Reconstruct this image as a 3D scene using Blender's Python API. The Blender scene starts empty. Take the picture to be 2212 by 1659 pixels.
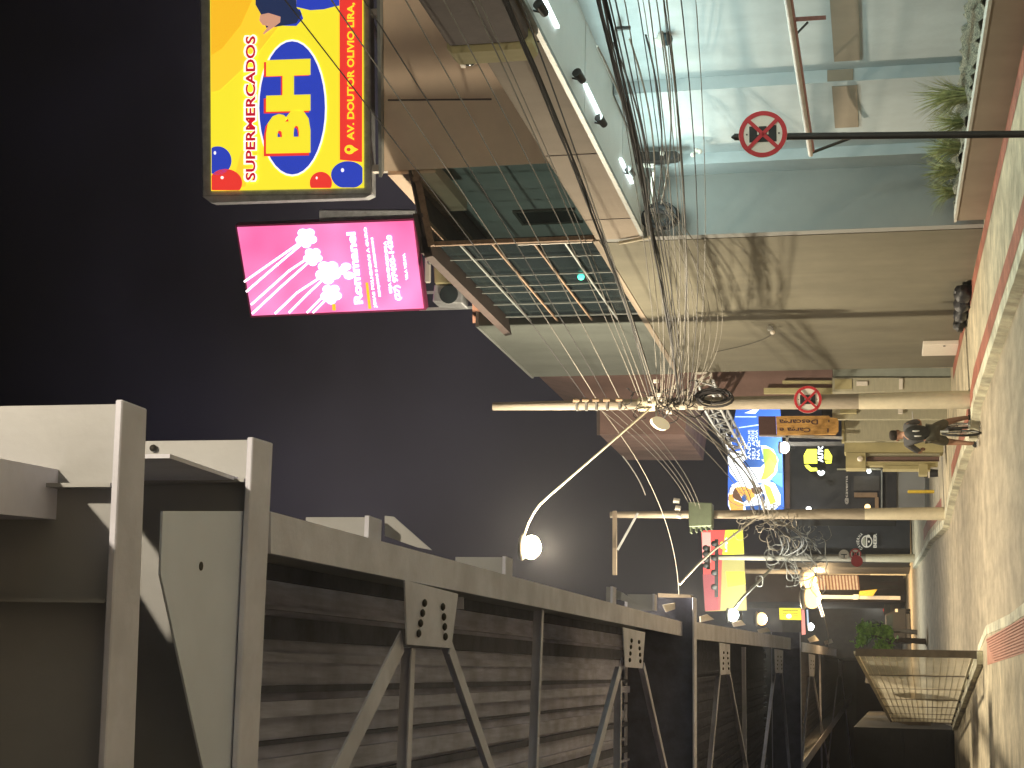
import bpy, bmesh, math, random
from mathutils import Vector, Matrix
random.seed(7)
R = math.radians
# ------------------------------------------------------------------ camera
FPX, PCX, PCY, EYE = 3500.0, 1106.0, 829.5, 1.8
def _cam():
    a, b, roll = 1900-PCX, 1513-PCY, .0188
    L = FPX*FPX/(a-roll*b)
    up = Vector((-L, L*roll, FPX)); fw = Vector((a, b, FPX)).normalized()
    if up.x > 0: up = -up
    up = (up-fw*up.dot(fw)).normalized(); rt = fw.cross(up)
    if rt.y > 0: rt = -rt
    return Matrix((rt, fw, up))
CM = _cam()
SC = bpy.context.scene
cd = bpy.data.cameras.new('camera'); cam = bpy.data.objects.new('camera', cd)
SC.collection.objects.link(cam); SC.camera = cam
cx_, cy_, cz_ = CM@Vector((1, 0, 0)), CM@Vector((0, -1, 0)), CM@Vector((0, 0, -1))
cam.matrix_world = Matrix(((cx_.x, cy_.x, cz_.x, 0), (cx_.y, cy_.y, cz_.y, 0), (cx_.z, cy_.z, cz_.z, EYE), (0, 0, 0, 1)))
cd.sensor_width = 36; cd.sensor_fit = 'HORIZONTAL'; cd.lens = 36*FPX/2212; cd.clip_end = 3000; cd.clip_start = .05
# ------------------------------------------------------------------ world: night sky
W = bpy.data.worlds.new('World'); SC.world = W; W.use_nodes = True
nt = W.node_tree; nt.nodes.clear()
def N(t, **k):
    n = nt.nodes.new(t)
    for a, v in k.items(): setattr(n, a, v)
    return n
wo = N('ShaderNodeOutputWorld'); bg = N('ShaderNodeBackground'); bg2 = N('ShaderNodeBackground'); ad = N('ShaderNodeAddShader')
sky = N('ShaderNodeTexSky', sky_type='NISHITA', sun_disc=False, sun_elevation=R(-8), sun_rotation=R(200))
nt.links.new(sky.outputs[0], bg.inputs[0]); bg.inputs[1].default_value = .02
tc = N('ShaderNodeTexCoord'); sp = N('ShaderNodeSeparateXYZ'); cr = N('ShaderNodeValToRGB')
nt.links.new(tc.outputs['Generated'], sp.inputs[0]); nt.links.new(sp.outputs[2], cr.inputs[0])
e = cr.color_ramp.elements; e[0].position = 0; e[0].color = (.008, .008, .012, 1); e[1].position = .5; e[1].color = (.0012, .0012, .003, 1)
m_ = e.new(.20); m_.color = (.017, .0155, .021, 1)
m_ = e.new(.32); m_.color = (.030, .026, .031, 1)
m_ = e.new(.40); m_.color = (.009, .008, .013, 1)
nz = N('ShaderNodeTexNoise'); nz.inputs['Scale'].default_value = 3.2; nz.inputs['Detail'].default_value = 5
mx = N('ShaderNodeMix', data_type='RGBA', blend_type='MULTIPLY'); mr = N('ShaderNodeMapRange')
nt.links.new(tc.outputs['Generated'], nz.inputs[0]); nt.links.new(nz.outputs[0], mr.inputs[0])
mr.inputs[1].default_value = .35; mr.inputs[2].default_value = .65; mr.inputs[3].default_value = .35; mr.inputs[4].default_value = 1.5
mx.inputs[0].default_value = 1; nt.links.new(cr.outputs[0], mx.inputs[6]); nt.links.new(mr.outputs[0], mx.inputs[7])
nt.links.new(mx.outputs[2], bg2.inputs[0]); bg2.inputs[1].default_value = 1
nt.links.new(bg.outputs[0], ad.inputs[0]); nt.links.new(bg2.outputs[0], ad.inputs[1]); nt.links.new(ad.outputs[0], wo.inputs[0])
# ------------------------------------------------------------------ exposure, view
SC.view_settings.view_transform = 'Standard'; SC.view_settings.look = 'None'
SC.view_settings.exposure = 0.2; SC.view_settings.gamma = 1
try:
    SC.cycles.max_bounces = 6; SC.cycles.sample_clamp_indirect = 4; SC.cycles.use_denoising = True
except Exception: pass
WARM = (1, .86, .63); COOL = (.74, 1, .93)
P_LAMP, P_NEAR, P_FAR, P_SOFFIT = 3100, 1850, 2300, 52
# ------------------------------------------------------------------ pixel-to-place helpers
def ray(X, Y): return CM@Vector((X-PCX, Y-PCY, FPX))
def gz(X, Y, z): d = ray(X, Y); return Vector((0, 0, EYE))+d*((z-EYE)/d.z)
def gx(X, Y, x): d = ray(X, Y); return Vector((0, 0, EYE))+d*(x/d.x)
def gy(X, Y, y): d = ray(X, Y); return Vector((0, 0, EYE))+d*(y/d.y)
class Plane:
    def __init__(s, p0, ang=0):      # upright plane through p0 facing the camera side, turned by ang
        s.p = Vector(p0); s.n = Vector((math.sin(ang), -math.cos(ang), 0))
    def __call__(s, X, Y, off=0):
        d = ray(X, Y); o = Vector((0, 0, EYE))
        return o+d*((s.p+s.n*off-o).dot(s.n)/d.dot(s.n))
# ------------------------------------------------------------------ scene helpers
COL = SC.collection
def origin(o):
    v = Vector((0, 0, 0))
    while o is not None: v += o.location; o = o.parent
    return v
def tag(o, label=None, cat=None, group=None, kind=None):
    if label: o['label'] = label
    if cat: o['category'] = cat
    if group: o['group'] = group
    if kind: o['kind'] = kind
    return o
def thing(name, loc, label, cat, group=None):
    o = bpy.data.objects.new(name, None); COL.objects.link(o); o.location = loc; o.empty_display_size = .2
    return tag(o, label, cat, group)
class MB:
    def __init__(s): s.v = []; s.f = []; s.sm = False
    def add(s, vs, fs):
        n = len(s.v); s.v += [Vector(v) for v in vs]; s.f += [[i+n for i in f] for f in fs]; return s
    def box(s, a, b):
        x0, y0, z0 = a; x1, y1, z1 = b
        if x0 > x1: x0, x1 = x1, x0
        if y0 > y1: y0, y1 = y1, y0
        if z0 > z1: z0, z1 = z1, z0
        return s.add([(x0, y0, z0), (x1, y0, z0), (x1, y1, z0), (x0, y1, z0), (x0, y0, z1), (x1, y0, z1), (x1, y1, z1), (x0, y1, z1)],
                     [(0, 3, 2, 1), (4, 5, 6, 7), (0, 1, 5, 4), (1, 2, 6, 5), (2, 3, 7, 6), (3, 0, 4, 7)])
    def prism(s, pts, ext):        # planar outline pts pushed by vector ext
        ext = Vector(ext); pts = [Vector(p) for p in pts]; n = len(pts)
        return s.add(pts+[p+ext for p in pts], [list(range(n)), list(range(2*n-1, n-1, -1))]+[(i, i+n, (i+1) % n+n, (i+1) % n) for i in range(n)])
    def bar(s, a, b, w, h, up=(0, 0, 1)):   # rectangular bar from a to b, w across, h along up
        a, b = Vector(a), Vector(b); d = (b-a).normalized(); u = Vector(up)
        if abs(d.dot(u)) > .98: u = Vector((0, 1, 0))
        sd = d.cross(u).normalized()*w/2; u = sd.cross(d).normalized()*h/2
        return s.prism([a+sd+u, a-sd+u, a-sd-u, a+sd-u], b-a)
    def tube(s, path, r, n=8, cap=True):
        path = [Vector(p) for p in path]; rr = r if hasattr(r, '__len__') else [r]*len(path); base = len(s.v); pu = None
        for i, p in enumerate(path):
            d = (path[min(i+1, len(path)-1)]-path[max(i-1, 0)]).normalized()
            if pu is None: pu = Vector((0, 0, 1)) if abs(d.z) < .9 else Vector((1, 0, 0))
            sd = d.cross(pu).normalized(); u = sd.cross(d).normalized(); pu = u
            for k in range(n):
                a = 2*math.pi*k/n; s.v.append(p+(sd*math.cos(a)+u*math.sin(a))*rr[i])
        for i in range(len(path)-1):
            for k in range(n):
                a = base+i*n+k; b = base+i*n+(k+1) % n; s.f.append([a, b, b+n, a+n])
        if cap:
            s.f.append([base+k for k in range(n)][::-1]); s.f.append([base+(len(path)-1)*n+k for k in range(n)])
        s.sm = True; return s
    def disc(s, c, nrm, r, t, n=28, r2=None):
        c = Vector(c); nrm = Vector(nrm).normalized(); a = nrm.orthogonal().normalized(); b = nrm.cross(a); r2 = r if r2 is None else r2
        if abs(nrm.z) < .9: b = Vector((0, 0, 1)); b = (b-nrm*b.dot(nrm)).normalized(); a = b.cross(nrm)
        return s.prism([c+a*r*math.cos(2*math.pi*k/n)+b*r2*math.sin(2*math.pi*k/n) for k in range(n)], nrm*t)
    def ball(s, c, r, sx=1, sy=1, sz=1, n=12, m=8):
        c = Vector(c); base = len(s.v)
        for i in range(m+1):
            th = math.pi*i/m
            for k in range(n):
                ph = 2*math.pi*k/n; s.v.append(c+Vector((r*sx*math.sin(th)*math.cos(ph), r*sy*math.sin(th)*math.sin(ph), r*sz*math.cos(th))))
        for i in range(m):
            for k in range(n): s.f.append([base+i*n+k, base+i*n+(k+1) % n, base+(i+1)*n+(k+1) % n, base+(i+1)*n+k])
        s.sm = True; return s
    def build(s, name, mt, parent=None, bevel=0):
        me = bpy.data.meshes.new(name); o0 = origin(parent) if parent else Vector((0, 0, 0))
        me.from_pydata([v-o0 for v in s.v], [], s.f)
        bm = bmesh.new(); bm.from_mesh(me); bmesh.ops.remove_doubles(bm, verts=bm.verts, dist=1e-6)
        bmesh.ops.triangulate(bm, faces=[f for f in bm.faces if len(f.verts) > 4])
        bmesh.ops.recalc_face_normals(bm, faces=bm.faces)
        if bevel: bmesh.ops.bevel(bm, geom=[e for e in bm.edges if len(e.link_faces) == 2 and e.calc_face_angle(0) > .6], offset=bevel, segments=1, affect='EDGES')
        bm.to_mesh(me); bm.free()
        if s.sm:
            for p in me.polygons: p.use_smooth = len(p.vertices) == 4
            try: me.set_sharp_from_angle(angle=R(50))
            except Exception: pass
        me.materials.append(mt); o = bpy.data.objects.new(name, me); COL.objects.link(o); o.parent = parent
        return o
def copy_thing(root, loc=None, label=None):
    r = root.copy(); COL.objects.link(r)
    if loc is not None: r.location = loc
    if label: r['label'] = label
    for ch in list(root.children):
        c = ch.copy(); COL.objects.link(c); c.parent = r
        for g in list(ch.children):
            d = g.copy(); COL.objects.link(d); d.parent = c
    return r
def setorigin(mb_obj): return mb_obj
# ------------------------------------------------------------------ materials
MT = {}
def mat(name, col, rough=.7, metal=0, var=.15, scale=6, bump=.0, col2=None, stretch=None, emit=0, ecol=None, spots=None, coord='Object', detail=6, grime=0):
    m = bpy.data.materials.new(name); m.use_nodes = True; t = m.node_tree; b = t.nodes['Principled BSDF']
    b.inputs['Roughness'].default_value = rough; b.inputs['Metallic'].default_value = metal
    L = t.links.new; c4 = (*col, 1)
    tc = t.nodes.new('ShaderNodeTexCoord'); mp = t.nodes.new('ShaderNodeMapping'); L(tc.outputs[coord], mp.inputs[0])
    if stretch: mp.inputs['Scale'].default_value = stretch
    n = t.nodes.new('ShaderNodeTexNoise'); n.inputs['Scale'].default_value = scale; n.inputs['Detail'].default_value = detail; n.inputs['Roughness'].default_value = .65
    L(mp.outputs[0], n.inputs[0])
    r = t.nodes.new('ShaderNodeValToRGB'); L(n.outputs[0], r.inputs[0])
    lo = tuple(x*(1-var) for x in col); hi = tuple(min(1, x*(1+var)) for x in (col2 or col))
    r.color_ramp.elements[0].position = .3; r.color_ramp.elements[0].color = (*lo, 1)
    r.color_ramp.elements[1].position = .7; r.color_ramp.elements[1].color = (*hi, 1)
    out = r.outputs[0]
    if grime:
        n2 = t.nodes.new('ShaderNodeTexNoise'); n2.inputs['Scale'].default_value = .9; n2.inputs['Detail'].default_value = 8; L(tc.outputs[coord], n2.inputs[0])
        mp2 = t.nodes.new('ShaderNodeMapping'); mp2.inputs['Scale'].default_value = (1.6, 1.6, .35); L(tc.outputs[coord], mp2.inputs[0]); L(mp2.outputs[0], n2.inputs[0])
        r2 = t.nodes.new('ShaderNodeValToRGB'); L(n2.outputs[0], r2.inputs[0]); r2.color_ramp.elements[0].position = .35; r2.color_ramp.elements[0].color = (1-grime,)*3+(1,); r2.color_ramp.elements[1].position = .6
        r2.color_ramp.elements[1].color = (1, 1, 1, 1)
        mm = t.nodes.new('ShaderNodeMix'); mm.data_type = 'RGBA'; mm.blend_type = 'MULTIPLY'; mm.inputs[0].default_value = 1
        L(out, mm.inputs[6]); L(r2.outputs[0], mm.inputs[7]); out = mm.outputs[2]
    L(out, b.inputs['Base Color'])
    if bump:
        bn = t.nodes.new('ShaderNodeTexNoise'); bn.inputs['Scale'].default_value = scale*5; bn.inputs['Detail'].default_value = 5; L(mp.outputs[0], bn.inputs[0])
        bp = t.nodes.new('ShaderNodeBump'); bp.inputs['Strength'].default_value = bump; bp.inputs['Distance'].default_value = .02; L(bn.outputs[0], bp.inputs['Height']); L(bp.outputs[0], b.inputs['Normal'])
    if emit:
        b.inputs['Emission Color'].default_value = (*(ecol or col), 1); b.inputs['Emission Strength'].default_value = emit
    MT[name] = m; return m
mat('asphalt', (.39, .335, .25), .85, var=.2, scale=2.6, bump=.5, stretch=(1, .35, 1), grime=.22, col2=(.45, .385, .285))
mat('pavement', (.60, .52, .37), .85, var=.28, scale=4, bump=.4, grime=.35)
mat('red_strip', (.42, .15, .10), .8, var=.3, scale=7, bump=.4, grime=.3)
mat('tactile', (.52, .25, .18), .8, var=.2, scale=9, bump=.3)
mat('kerb_paint', (.75, .68, .50), .8, var=.2, scale=5, col2=(.9, .83, .65), bump=.6, grime=.45)
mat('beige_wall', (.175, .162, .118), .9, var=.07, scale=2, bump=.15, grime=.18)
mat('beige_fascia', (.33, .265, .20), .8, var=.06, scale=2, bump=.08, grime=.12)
mat('upper_beige', (.85, .66, .50), .8, var=.06, scale=2, bump=.05)
mat('cool_wall', (.52, .57, .59), .85, var=.06, scale=2.5, bump=.15, grime=.12)
mat('return_wall', (.30, .305, .295), .85, var=.05, scale=2, bump=.1)
mat('white_panel', (.75, .77, .76), .5, var=.04, scale=2)
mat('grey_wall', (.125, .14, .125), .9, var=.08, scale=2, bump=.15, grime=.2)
mat('brown_roof', (.095, .068, .062), .8, var=.2, scale=4, bump=.2)
mat('dark_glass', (.03, .045, .05), .15, var=.5, scale=1.2)
mat('frame_grey', (.30, .32, .31), .5, .3, var=.15, scale=8)
mat('rust_beam', (.30, .20, .13), .75, var=.35, scale=12, bump=.3)
mat('pink_wall', (.27, .17, .15), .9, var=.12, scale=2, bump=.2, grime=.3)
mat('orange_wall', (.62, .32, .22), .9, var=.06)
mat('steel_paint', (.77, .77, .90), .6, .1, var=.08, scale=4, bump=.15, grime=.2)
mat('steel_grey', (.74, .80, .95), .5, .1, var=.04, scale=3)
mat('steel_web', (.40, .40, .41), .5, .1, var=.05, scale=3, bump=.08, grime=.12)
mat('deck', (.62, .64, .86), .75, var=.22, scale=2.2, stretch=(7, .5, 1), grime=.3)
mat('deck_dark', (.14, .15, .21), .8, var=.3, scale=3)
mat('bolt', (.05, .045, .04), .6, .5)
mat('pole_concrete', (.36, .31, .24), .9, var=.2, scale=5, bump=.4, grime=.3, stretch=(1, 1, .3))
mat('pole_paint', (.70, .63, .47), .85, var=.08, scale=4, bump=.3, grime=.15)
mat('black_paint', (.025, .022, .02), .5, var=.3)
mat('black_cable', (.02, .017, .018), .7, var=.2)
mat('grey_cable', (.24, .22, .185), .6, var=.2)
mat('metal', (.5, .5, .48), .4, .7, var=.15, scale=9)
mat('galv', (.58, .60, .62), .5, .4, var=.25, scale=5, grime=.2)
mat('red_paint', (.55, .02, .03), .5, var=.06)
mat('sign_white', (.86, .80, .72), .55, var=.04)
mat('sign_black', (.012, .012, .012), .6)
mat('pipe_red', (.42, .16, .15), .5, var=.2)
mat('pipe_white', (.66, .58, .53), .5, var=.15)
mat('cream_wall', (.55, .49, .27), .9, var=.1, scale=3, bump=.25, grime=.25)
mat('shutter', (.47, .45, .34), .7, .1, var=.1, scale=4, stretch=(1, 1, 6))
mat('shutter_blue', (.36, .39, .34), .7, .1, var=.1, scale=4)
mat('dark_shop', (.022, .022, .026), .6, var=.3, scale=2)
mat('dark_shop2', (.06, .055, .05), .7, var=.3, scale=2)
mat('wood', (.30, .20, .12), .7, var=.2, scale=4)
mat('yellow_paint', (.75, .52, .05), .6)
mat('orange_sign', (.62, .30, .06), .6, var=.3, scale=3, stretch=(3, 3, 1), col2=(.72, .42, .12))
mat('brown_sign', (.10, .05, .045), .8)
mat('grass', (.10, .16, .04), .7, var=.5, scale=12, col2=(.34, .34, .14))
mat('leaf', (.16, .34, .05), .7, var=.5, scale=6, col2=(.34, .55, .10))
mat('leaf_dark', (.03, .05, .015), .8, var=.4)
mat('trunk', (.12, .09, .06), .9)
mat('mulch', (.20, .16, .11), .95, var=.9, scale=45, bump=1.5, col2=(.6, .5, .38))
mat('cap_stone', (.62, .60, .54), .8, var=.08)
mat('green_box', (.16, .20, .13), .6, .2, var=.1)
mat('lamp_shell', (.45, .42, .36), .5, .4)
mat('lamp_cream', (.85, .78, .6), .5, emit=.25, ecol=(1, .85, .55))  # faint emission stands in for the street lamp's light on the unlit shade
mat('skin', (.30, .16, .10), .6, var=.08)
mat('hair', (.02, .014, .01), .8)
mat('shirt', (.075, .075, .08), .9, var=.15, scale=12)
mat('backpack', (.022, .024, .023), .7, var=.3, scale=14)
mat('shorts', (.085, .078, .055), .9, var=.15, scale=10)
mat('reflective', (.7, .72, .7), .4)
mat('shoe', (.03, .03, .03), .7); mat('sole', (.75, .72, .68), .6)
mat('tyre', (.02, .02, .02), .8); mat('bag', (.012, .012, .016), .45, bump=.6, scale=5)
mat('rust_metal', (.16, .13, .10), .7, .2, var=.4, scale=3)
mat('far_wall', (.13, .12, .12), .9, var=.2, scale=.6)
mat('far_wall2', (.085, .065, .06), .9, var=.2, scale=.6)
mat('awning_w', (.62, .54, .46), .8); mat('awning_b', (.26, .13, .09), .8)
mat('pink_box', (.30, .04, .12), .5)
def glow(name, col, s): return mat(name, tuple(min(1, c) for c in col), .6, var=0, emit=s, ecol=col)
glow('g_lamp', (1, .82, .5), 60); glow('g_lamp_far', (1, .66, .26), 2.6); glow('g_white', (.95, 1, .92), 14); glow('g_cool', (.85, 1, 1), 4)
glow('y_yellow', (.86, .74, .03), .92); glow('y_orange', (.92, .50, .02), .85); glow('y_orange2', (.90, .60, .03), .9); glow('y_blue', (.025, .055, .50), .8); glow('y_white', (.98, .93, .88), .95)
glow('y_red', (.80, .04, .03), .85); glow('y_darkred', (.55, .01, .03), .8); glow('y_suit', (.02, .035, .10), .7); glow('y_skin', (.75, .38, .25), .7)
glow('p_white', (1, .93, .97), 2.6)
glow('b_blue', (.04, .14, .62), .85); glow('b_light', (.55, .75, .95), .9); glow('b_white', (.85, .93, 1), 1.1); glow('b_green', (.22, .34, .05), .8)
glow('b_yel', (.75, .65, .08), .9); glow('b_orange', (.85, .42, .10), .8); glow('b_brown', (.14, .08, .05), .6); glow('b_navy', (.03, .10, .35), .8); glow('b_skyblue', (.08, .30, .75), .9)
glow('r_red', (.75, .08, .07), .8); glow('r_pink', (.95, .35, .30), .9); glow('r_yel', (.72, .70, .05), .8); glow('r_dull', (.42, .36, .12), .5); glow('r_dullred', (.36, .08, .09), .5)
glow('d_yel', (.92, .95, .08), 1.3); glow('d_white', (.9, 1, 1), 1.6); glow('g_green', (.1, .9, .65), 2.2); glow('g_red', (1, .04, .02), 1.6)
gm = bpy.data.materials.new('terrace_glass'); gm.use_nodes = True; t = gm.node_tree; b = t.nodes['Principled BSDF']; b.inputs['Base Color'].default_value = (.03, .045, .05, 1); b.inputs['Roughness'].default_value = .15
gn = t.nodes.new('ShaderNodeTexNoise'); gn.inputs['Scale'].default_value = 1.5; gr_ = t.nodes.new('ShaderNodeMapRange'); gr_.inputs[3].default_value = .35; gr_.inputs[4].default_value = .6; t.links.new(gn.outputs[0], gr_.inputs[0])
tr_ = t.nodes.new('ShaderNodeBsdfTransparent'); tr_.inputs[0].default_value = (.45, .55, .55, 1); mx_ = t.nodes.new('ShaderNodeMixShader'); t.links.new(gr_.outputs[0], mx_.inputs[0]); t.links.new(b.outputs[0], mx_.inputs[1]); t.links.new(tr_.outputs[0], mx_.inputs[2])
t.links.new(mx_.outputs[0], [n for n in t.nodes if n.type == 'OUTPUT_MATERIAL'][0].inputs[0]); MT['terrace_glass'] = gm
# pink lit panel with soft violet-to-rose backlight variation of the print
pk = bpy.data.materials.new('pink_print'); pk.use_nodes = True; t = pk.node_tree; b = t.nodes['Principled BSDF']
tc = t.nodes.new('ShaderNodeTexCoord'); n = t.nodes.new('ShaderNodeTexNoise'); n.inputs['Scale'].default_value = .8; n.inputs['Detail'].default_value = 1
t.links.new(tc.outputs['Object'], n.inputs[0]); r = t.nodes.new('ShaderNodeValToRGB'); t.links.new(n.outputs[0], r.inputs[0])
r.color_ramp.elements[0].position = .35; r.color_ramp.elements[0].color = (.92, .30, .62, 1); r.color_ramp.elements[1].position = .65; r.color_ramp.elements[1].color = (.93, .12, .34, 1)
t.links.new(r.outputs[0], b.inputs['Emission Color']); b.inputs['Emission Strength'].default_value = .95; b.inputs['Base Color'].default_value = (.5, .1, .3, 1); MT['pink_print'] = pk
# ------------------------------------------------------------------ lettering
def text(s, o, xv, uv, mt, parent, name='lettering', ext=.008, bold=0, push=0):
    """letters filling the parallelogram o, o+xv, o+uv"""
    cu = bpy.data.curves.new('t', 'FONT'); cu.body = s; cu.size = 1; cu.offset = bold; cu.resolution_u = 3
    ob = bpy.data.objects.new('t', cu); COL.objects.link(ob); bpy.context.view_layer.update()
    me = bpy.data.meshes.new_from_object(ob.evaluated_get(bpy.context.evaluated_depsgraph_get()))
    bpy.data.objects.remove(ob); bpy.data.curves.remove(cu)
    xs = [v.co.x for v in me.vertices]; ys = [v.co.y for v in me.vertices]; x0, x1, y0, y1 = min(xs), max(xs), min(ys), max(ys)
    nn = Vector(xv).cross(Vector(uv)).normalized(); mb = MB(); o = Vector(o)+nn*push
    fs = [list(p.vertices) for p in me.polygons]
    P_ = [o+xv*((v.co.x-x0)/(x1-x0))+uv*((v.co.y-y0)/(y1-y0)) for v in me.vertices]
    mb.add([p+nn*ext for p in P_], fs)
    bpy.data.meshes.remove(me)
    return mb.build(name, MT[mt], parent)
def ptext(s, pl, a, b, c, mt, parent, off=.012, **k):   # a start, b end of the baseline, c letter top above a (picture points on plane pl)
    A, B, C = pl(*a, off), pl(*b, off), pl(*c, off); return text(s, A, B-A, C-A, mt, parent, **k)
def pshape(pts, pl, off, mt, name, parent, th=.006):
    return MB().prism([pl(X, Y, off) for X, Y in pts], -pl.n*th).build(name, MT[mt], parent)
def ell(cx, cy, rx, ry, n=36, a0=0, a1=2*math.pi): return [(cx+rx*math.cos(a0+(a1-a0)*i/n), cy+ry*math.sin(a0+(a1-a0)*i/n)) for i in range(n)]
def light(name, kind, loc, power, col, parent=None, **k):
    l = bpy.data.lights.new(name, kind); l.energy = power; l.color = col
    for a, v in k.items(): setattr(l, a, v)
    o = bpy.data.objects.new(name, l); COL.objects.link(o)
    if parent: o.parent = parent; o.location = Vector(loc)-origin(parent)
    else: o.location = loc
    return o
# ================================================================== GROUND
kr = [(5.35, -30), (5.3, 0)]+[tuple(gz(*p, .15)[:2]) for p in ((2212, 536), (2101, 877), (2098, 905), (2092, 956), (2081, 976), (2053, 1066), (2044, 1108), (2036, 1141), (2006, 1171), (1990, 1202), (1972, 1228))]+[(6.9, 78), (7.9, 110), (8.6, 160), (9.5, 400)]
def ribbon(poly, z, name, mt, ext):
    return MB().prism([(x, y, z) for x, y in poly], (0, 0, ext)).build(name, MT[mt])
g = MB().add([(-300, -60, 0), (300, -60, 0), (300, 900, 0), (-300, 900, 0)], [(0, 1, 2, 3)]).build('ground', MT['asphalt']); tag(g, kind='structure')
g.name = 'road'
pave = MB().prism([(x+.14, y, .004) for x, y in kr]+[(60, 400, .004), (60, -30, .004)], (0, 0, .142)).build('right_pavement', MT['pavement']); tag(pave, kind='structure')
kb = MB(); pts = []
for i in range(len(kr)-1):
    a, b = Vector((*kr[i], 0)), Vector((*kr[i+1], 0)); L_ = (b-a).length; n_ = max(1, int(L_/.5)) if b.y < 80 else max(1, int(L_/3))
    for k in range(n_): pts.append(a.lerp(b, k/n_))
pts.append(Vector((*kr[-1], 0)))
random.seed(3); pts = [p+Vector((random.uniform(-.009, .009), 0, random.uniform(-.006, .006))) for p in pts]
vs = []; fs = []
for i, p in enumerate(pts): vs += [(p.x-.015, p.y, 0), (p.x+random.uniform(0, .015), p.y, .145+p.z*.5), (p.x+.19, p.y, .152+p.z), (p.x+.19, p.y, 0)]
for i in range(len(pts)-1):
    a = i*4; fs += [(a, a+1, a+5, a+4), (a+1, a+2, a+6, a+5), (a+2, a+3, a+7, a+6)]
tag(kb.add(vs, fs).build('right_kerb', MT['kerb_paint']), kind='structure')
# red strips set in the pavement
def strip(c0, w, y0, y1, name, z=.150):
    m = MB(); n_ = 24
    for i in range(n_+1):
        y = y0+(y1-y0)*i/n_
        for j in range(len(kr)-1):
            if kr[j][1] <= y <= kr[j+1][1]:
                f_ = (y-kr[j][1])/(kr[j+1][1]-kr[j][1]); kx = kr[j][0]+f_*(kr[j+1][0]-kr[j][0]); break
        x = c0(kx, y); m.v += [Vector((x, y, z)), Vector((x+w, y, z))]
        if i: m.f.append([2*i-2, 2*i-1, 2*i+1, 2*i])
    return tag(m.build(name, MT['red_strip']), kind='structure')
strip(lambda k, y: k+.22, .32, 0, 37, 'red_paving_strip')
strip(lambda k, y: 6.72, .28, 0, 35, 'red_paving_strip_by_wall')
strip(lambda k, y: k+.35, .45, 43, 60, 'red_paving_strip_far')
# left pavement, its kerb and ribbed tactile strip
lp = [tuple(gz(*p, .15)[:2]) for p in ((2212, 1300), (2180, 1325), (2130, 1350), (2112, 1395), (2110, 1414))]
lp = [(1.2, -30), (1.2, 5)]+lp+[(.55, 30.3), (.1, 34), (-.5, 39), (-3, 47), (-12, 55)]
tag(MB().prism([(x-.12, y, .004) for x, y in lp]+[(-60, 55, .004), (-60, -30, .004)], (0, 0, .142)).build('left_pavement', MT['pavement']), kind='structure')
m = MB(); n_ = len(lp)
for i, (x, y) in enumerate(lp): m.v += [Vector(q) for q in ((x, y, 0), (x-.01, y, .15), (x-.15, y, .153), (x-.15, y, 0))]
for i in range(n_-1):
    a = i*4; m.f += [[a, a+1, a+5, a+4], [a+1, a+2, a+6, a+5], [a+2, a+3, a+7, a+6]]
tag(m.build('left_kerb', MT['kerb_paint']), kind='structure')
m = MB()
for k in range(10):
    x0 = .98-.039*k; m.box((x0-.024, 3, .148), (x0, 26.6-.18*k, .163))
m.box((.58, 3, .146), (.985, 26.6, .151))
tag(m.build('tactile_paving', MT['tactile']), kind='structure')
# ================================================================== VIADUCT (steel, along the left)
ZB = 5.0
def zb(X, Y, dz=0): return gz(X, Y, ZB+dz)
via = thing('steel_viaduct', (-1.5, 9, 0), 'overhead beige painted steel viaduct with bolted bracing running down the left side of the street', 'viaduct')
segs = [((585, 1105), (585, 1195), (1480, 1345), (1480, 1375)), ((1505, 1344), (1505, 1381), (1708, 1378), (1708, 1403)), ((1733, 1387), (1733, 1408), (1835, 1408), (1835, 1421))]
SG = []
for a, b, c, d in segs: SG.append([zb(*p) for p in (a, b, c, d)])
# extrapolate one more span and a piece running back over the camera
q = SG[2]; dv = (q[2]-q[0]).normalized(); SG.append([q[2]+dv*2, q[3]+dv*2, q[2]+dv*70, q[3]+dv*70])
d0 = (SG[0][2]-SG[0][0]).normalized(); ctr_w = 5.0
for i, (a, b, c, d) in enumerate(SG):
    top = Vector((0, 0, .035)); w0 = (a-b).length; sd = (a-b).normalized()
    MB().prism([a, c, d, b], top).build('girder_flange', MT['steel_paint'], via)
    ma, mc = (a+b)/2, (c+d)/2
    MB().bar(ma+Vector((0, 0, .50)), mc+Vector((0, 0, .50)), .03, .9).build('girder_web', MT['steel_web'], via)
    off = Vector((-ctr_w, 0, 0))
    MB().prism([a+off, c+off, d+off, b+off], top).build('girder_flange', MT['steel_paint'], via)
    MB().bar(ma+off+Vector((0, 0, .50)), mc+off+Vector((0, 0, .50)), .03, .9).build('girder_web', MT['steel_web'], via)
    # deck and stringers
    e0, e1 = ma+Vector((.10, 0, 1.0)), mc+Vector((.10, 0, 1.0))
    if i == 0: e0 = e0-d0*8
    if i > 0: e0 -= (e1-e0).normalized()*.3
    MB().prism([e0, e1, e1+off-Vector((.3, 0, 0)), e0+off-Vector((.3, 0, 0))], (0, 0, .22)).build('deck', MT['deck' if i == 0 else 'deck_dark'], via)  # later spans' deck and stringers coloured darker, their dimness put into the material
    for k in range(1, 27):
        o_ = Vector((-.19*k+.03*math.sin(k*2.3), 0, -.03-.03*(k % 2)-(.06 if k % 6 == 0 else 0)))
        if i < 3: MB().bar(e0+o_, e1+o_, (.05, .11, .03, .16, .07)[k % 5], .06).build('stringer', MT['deck_dark' if (k % 2 or i) else 'deck'], via)
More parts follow.
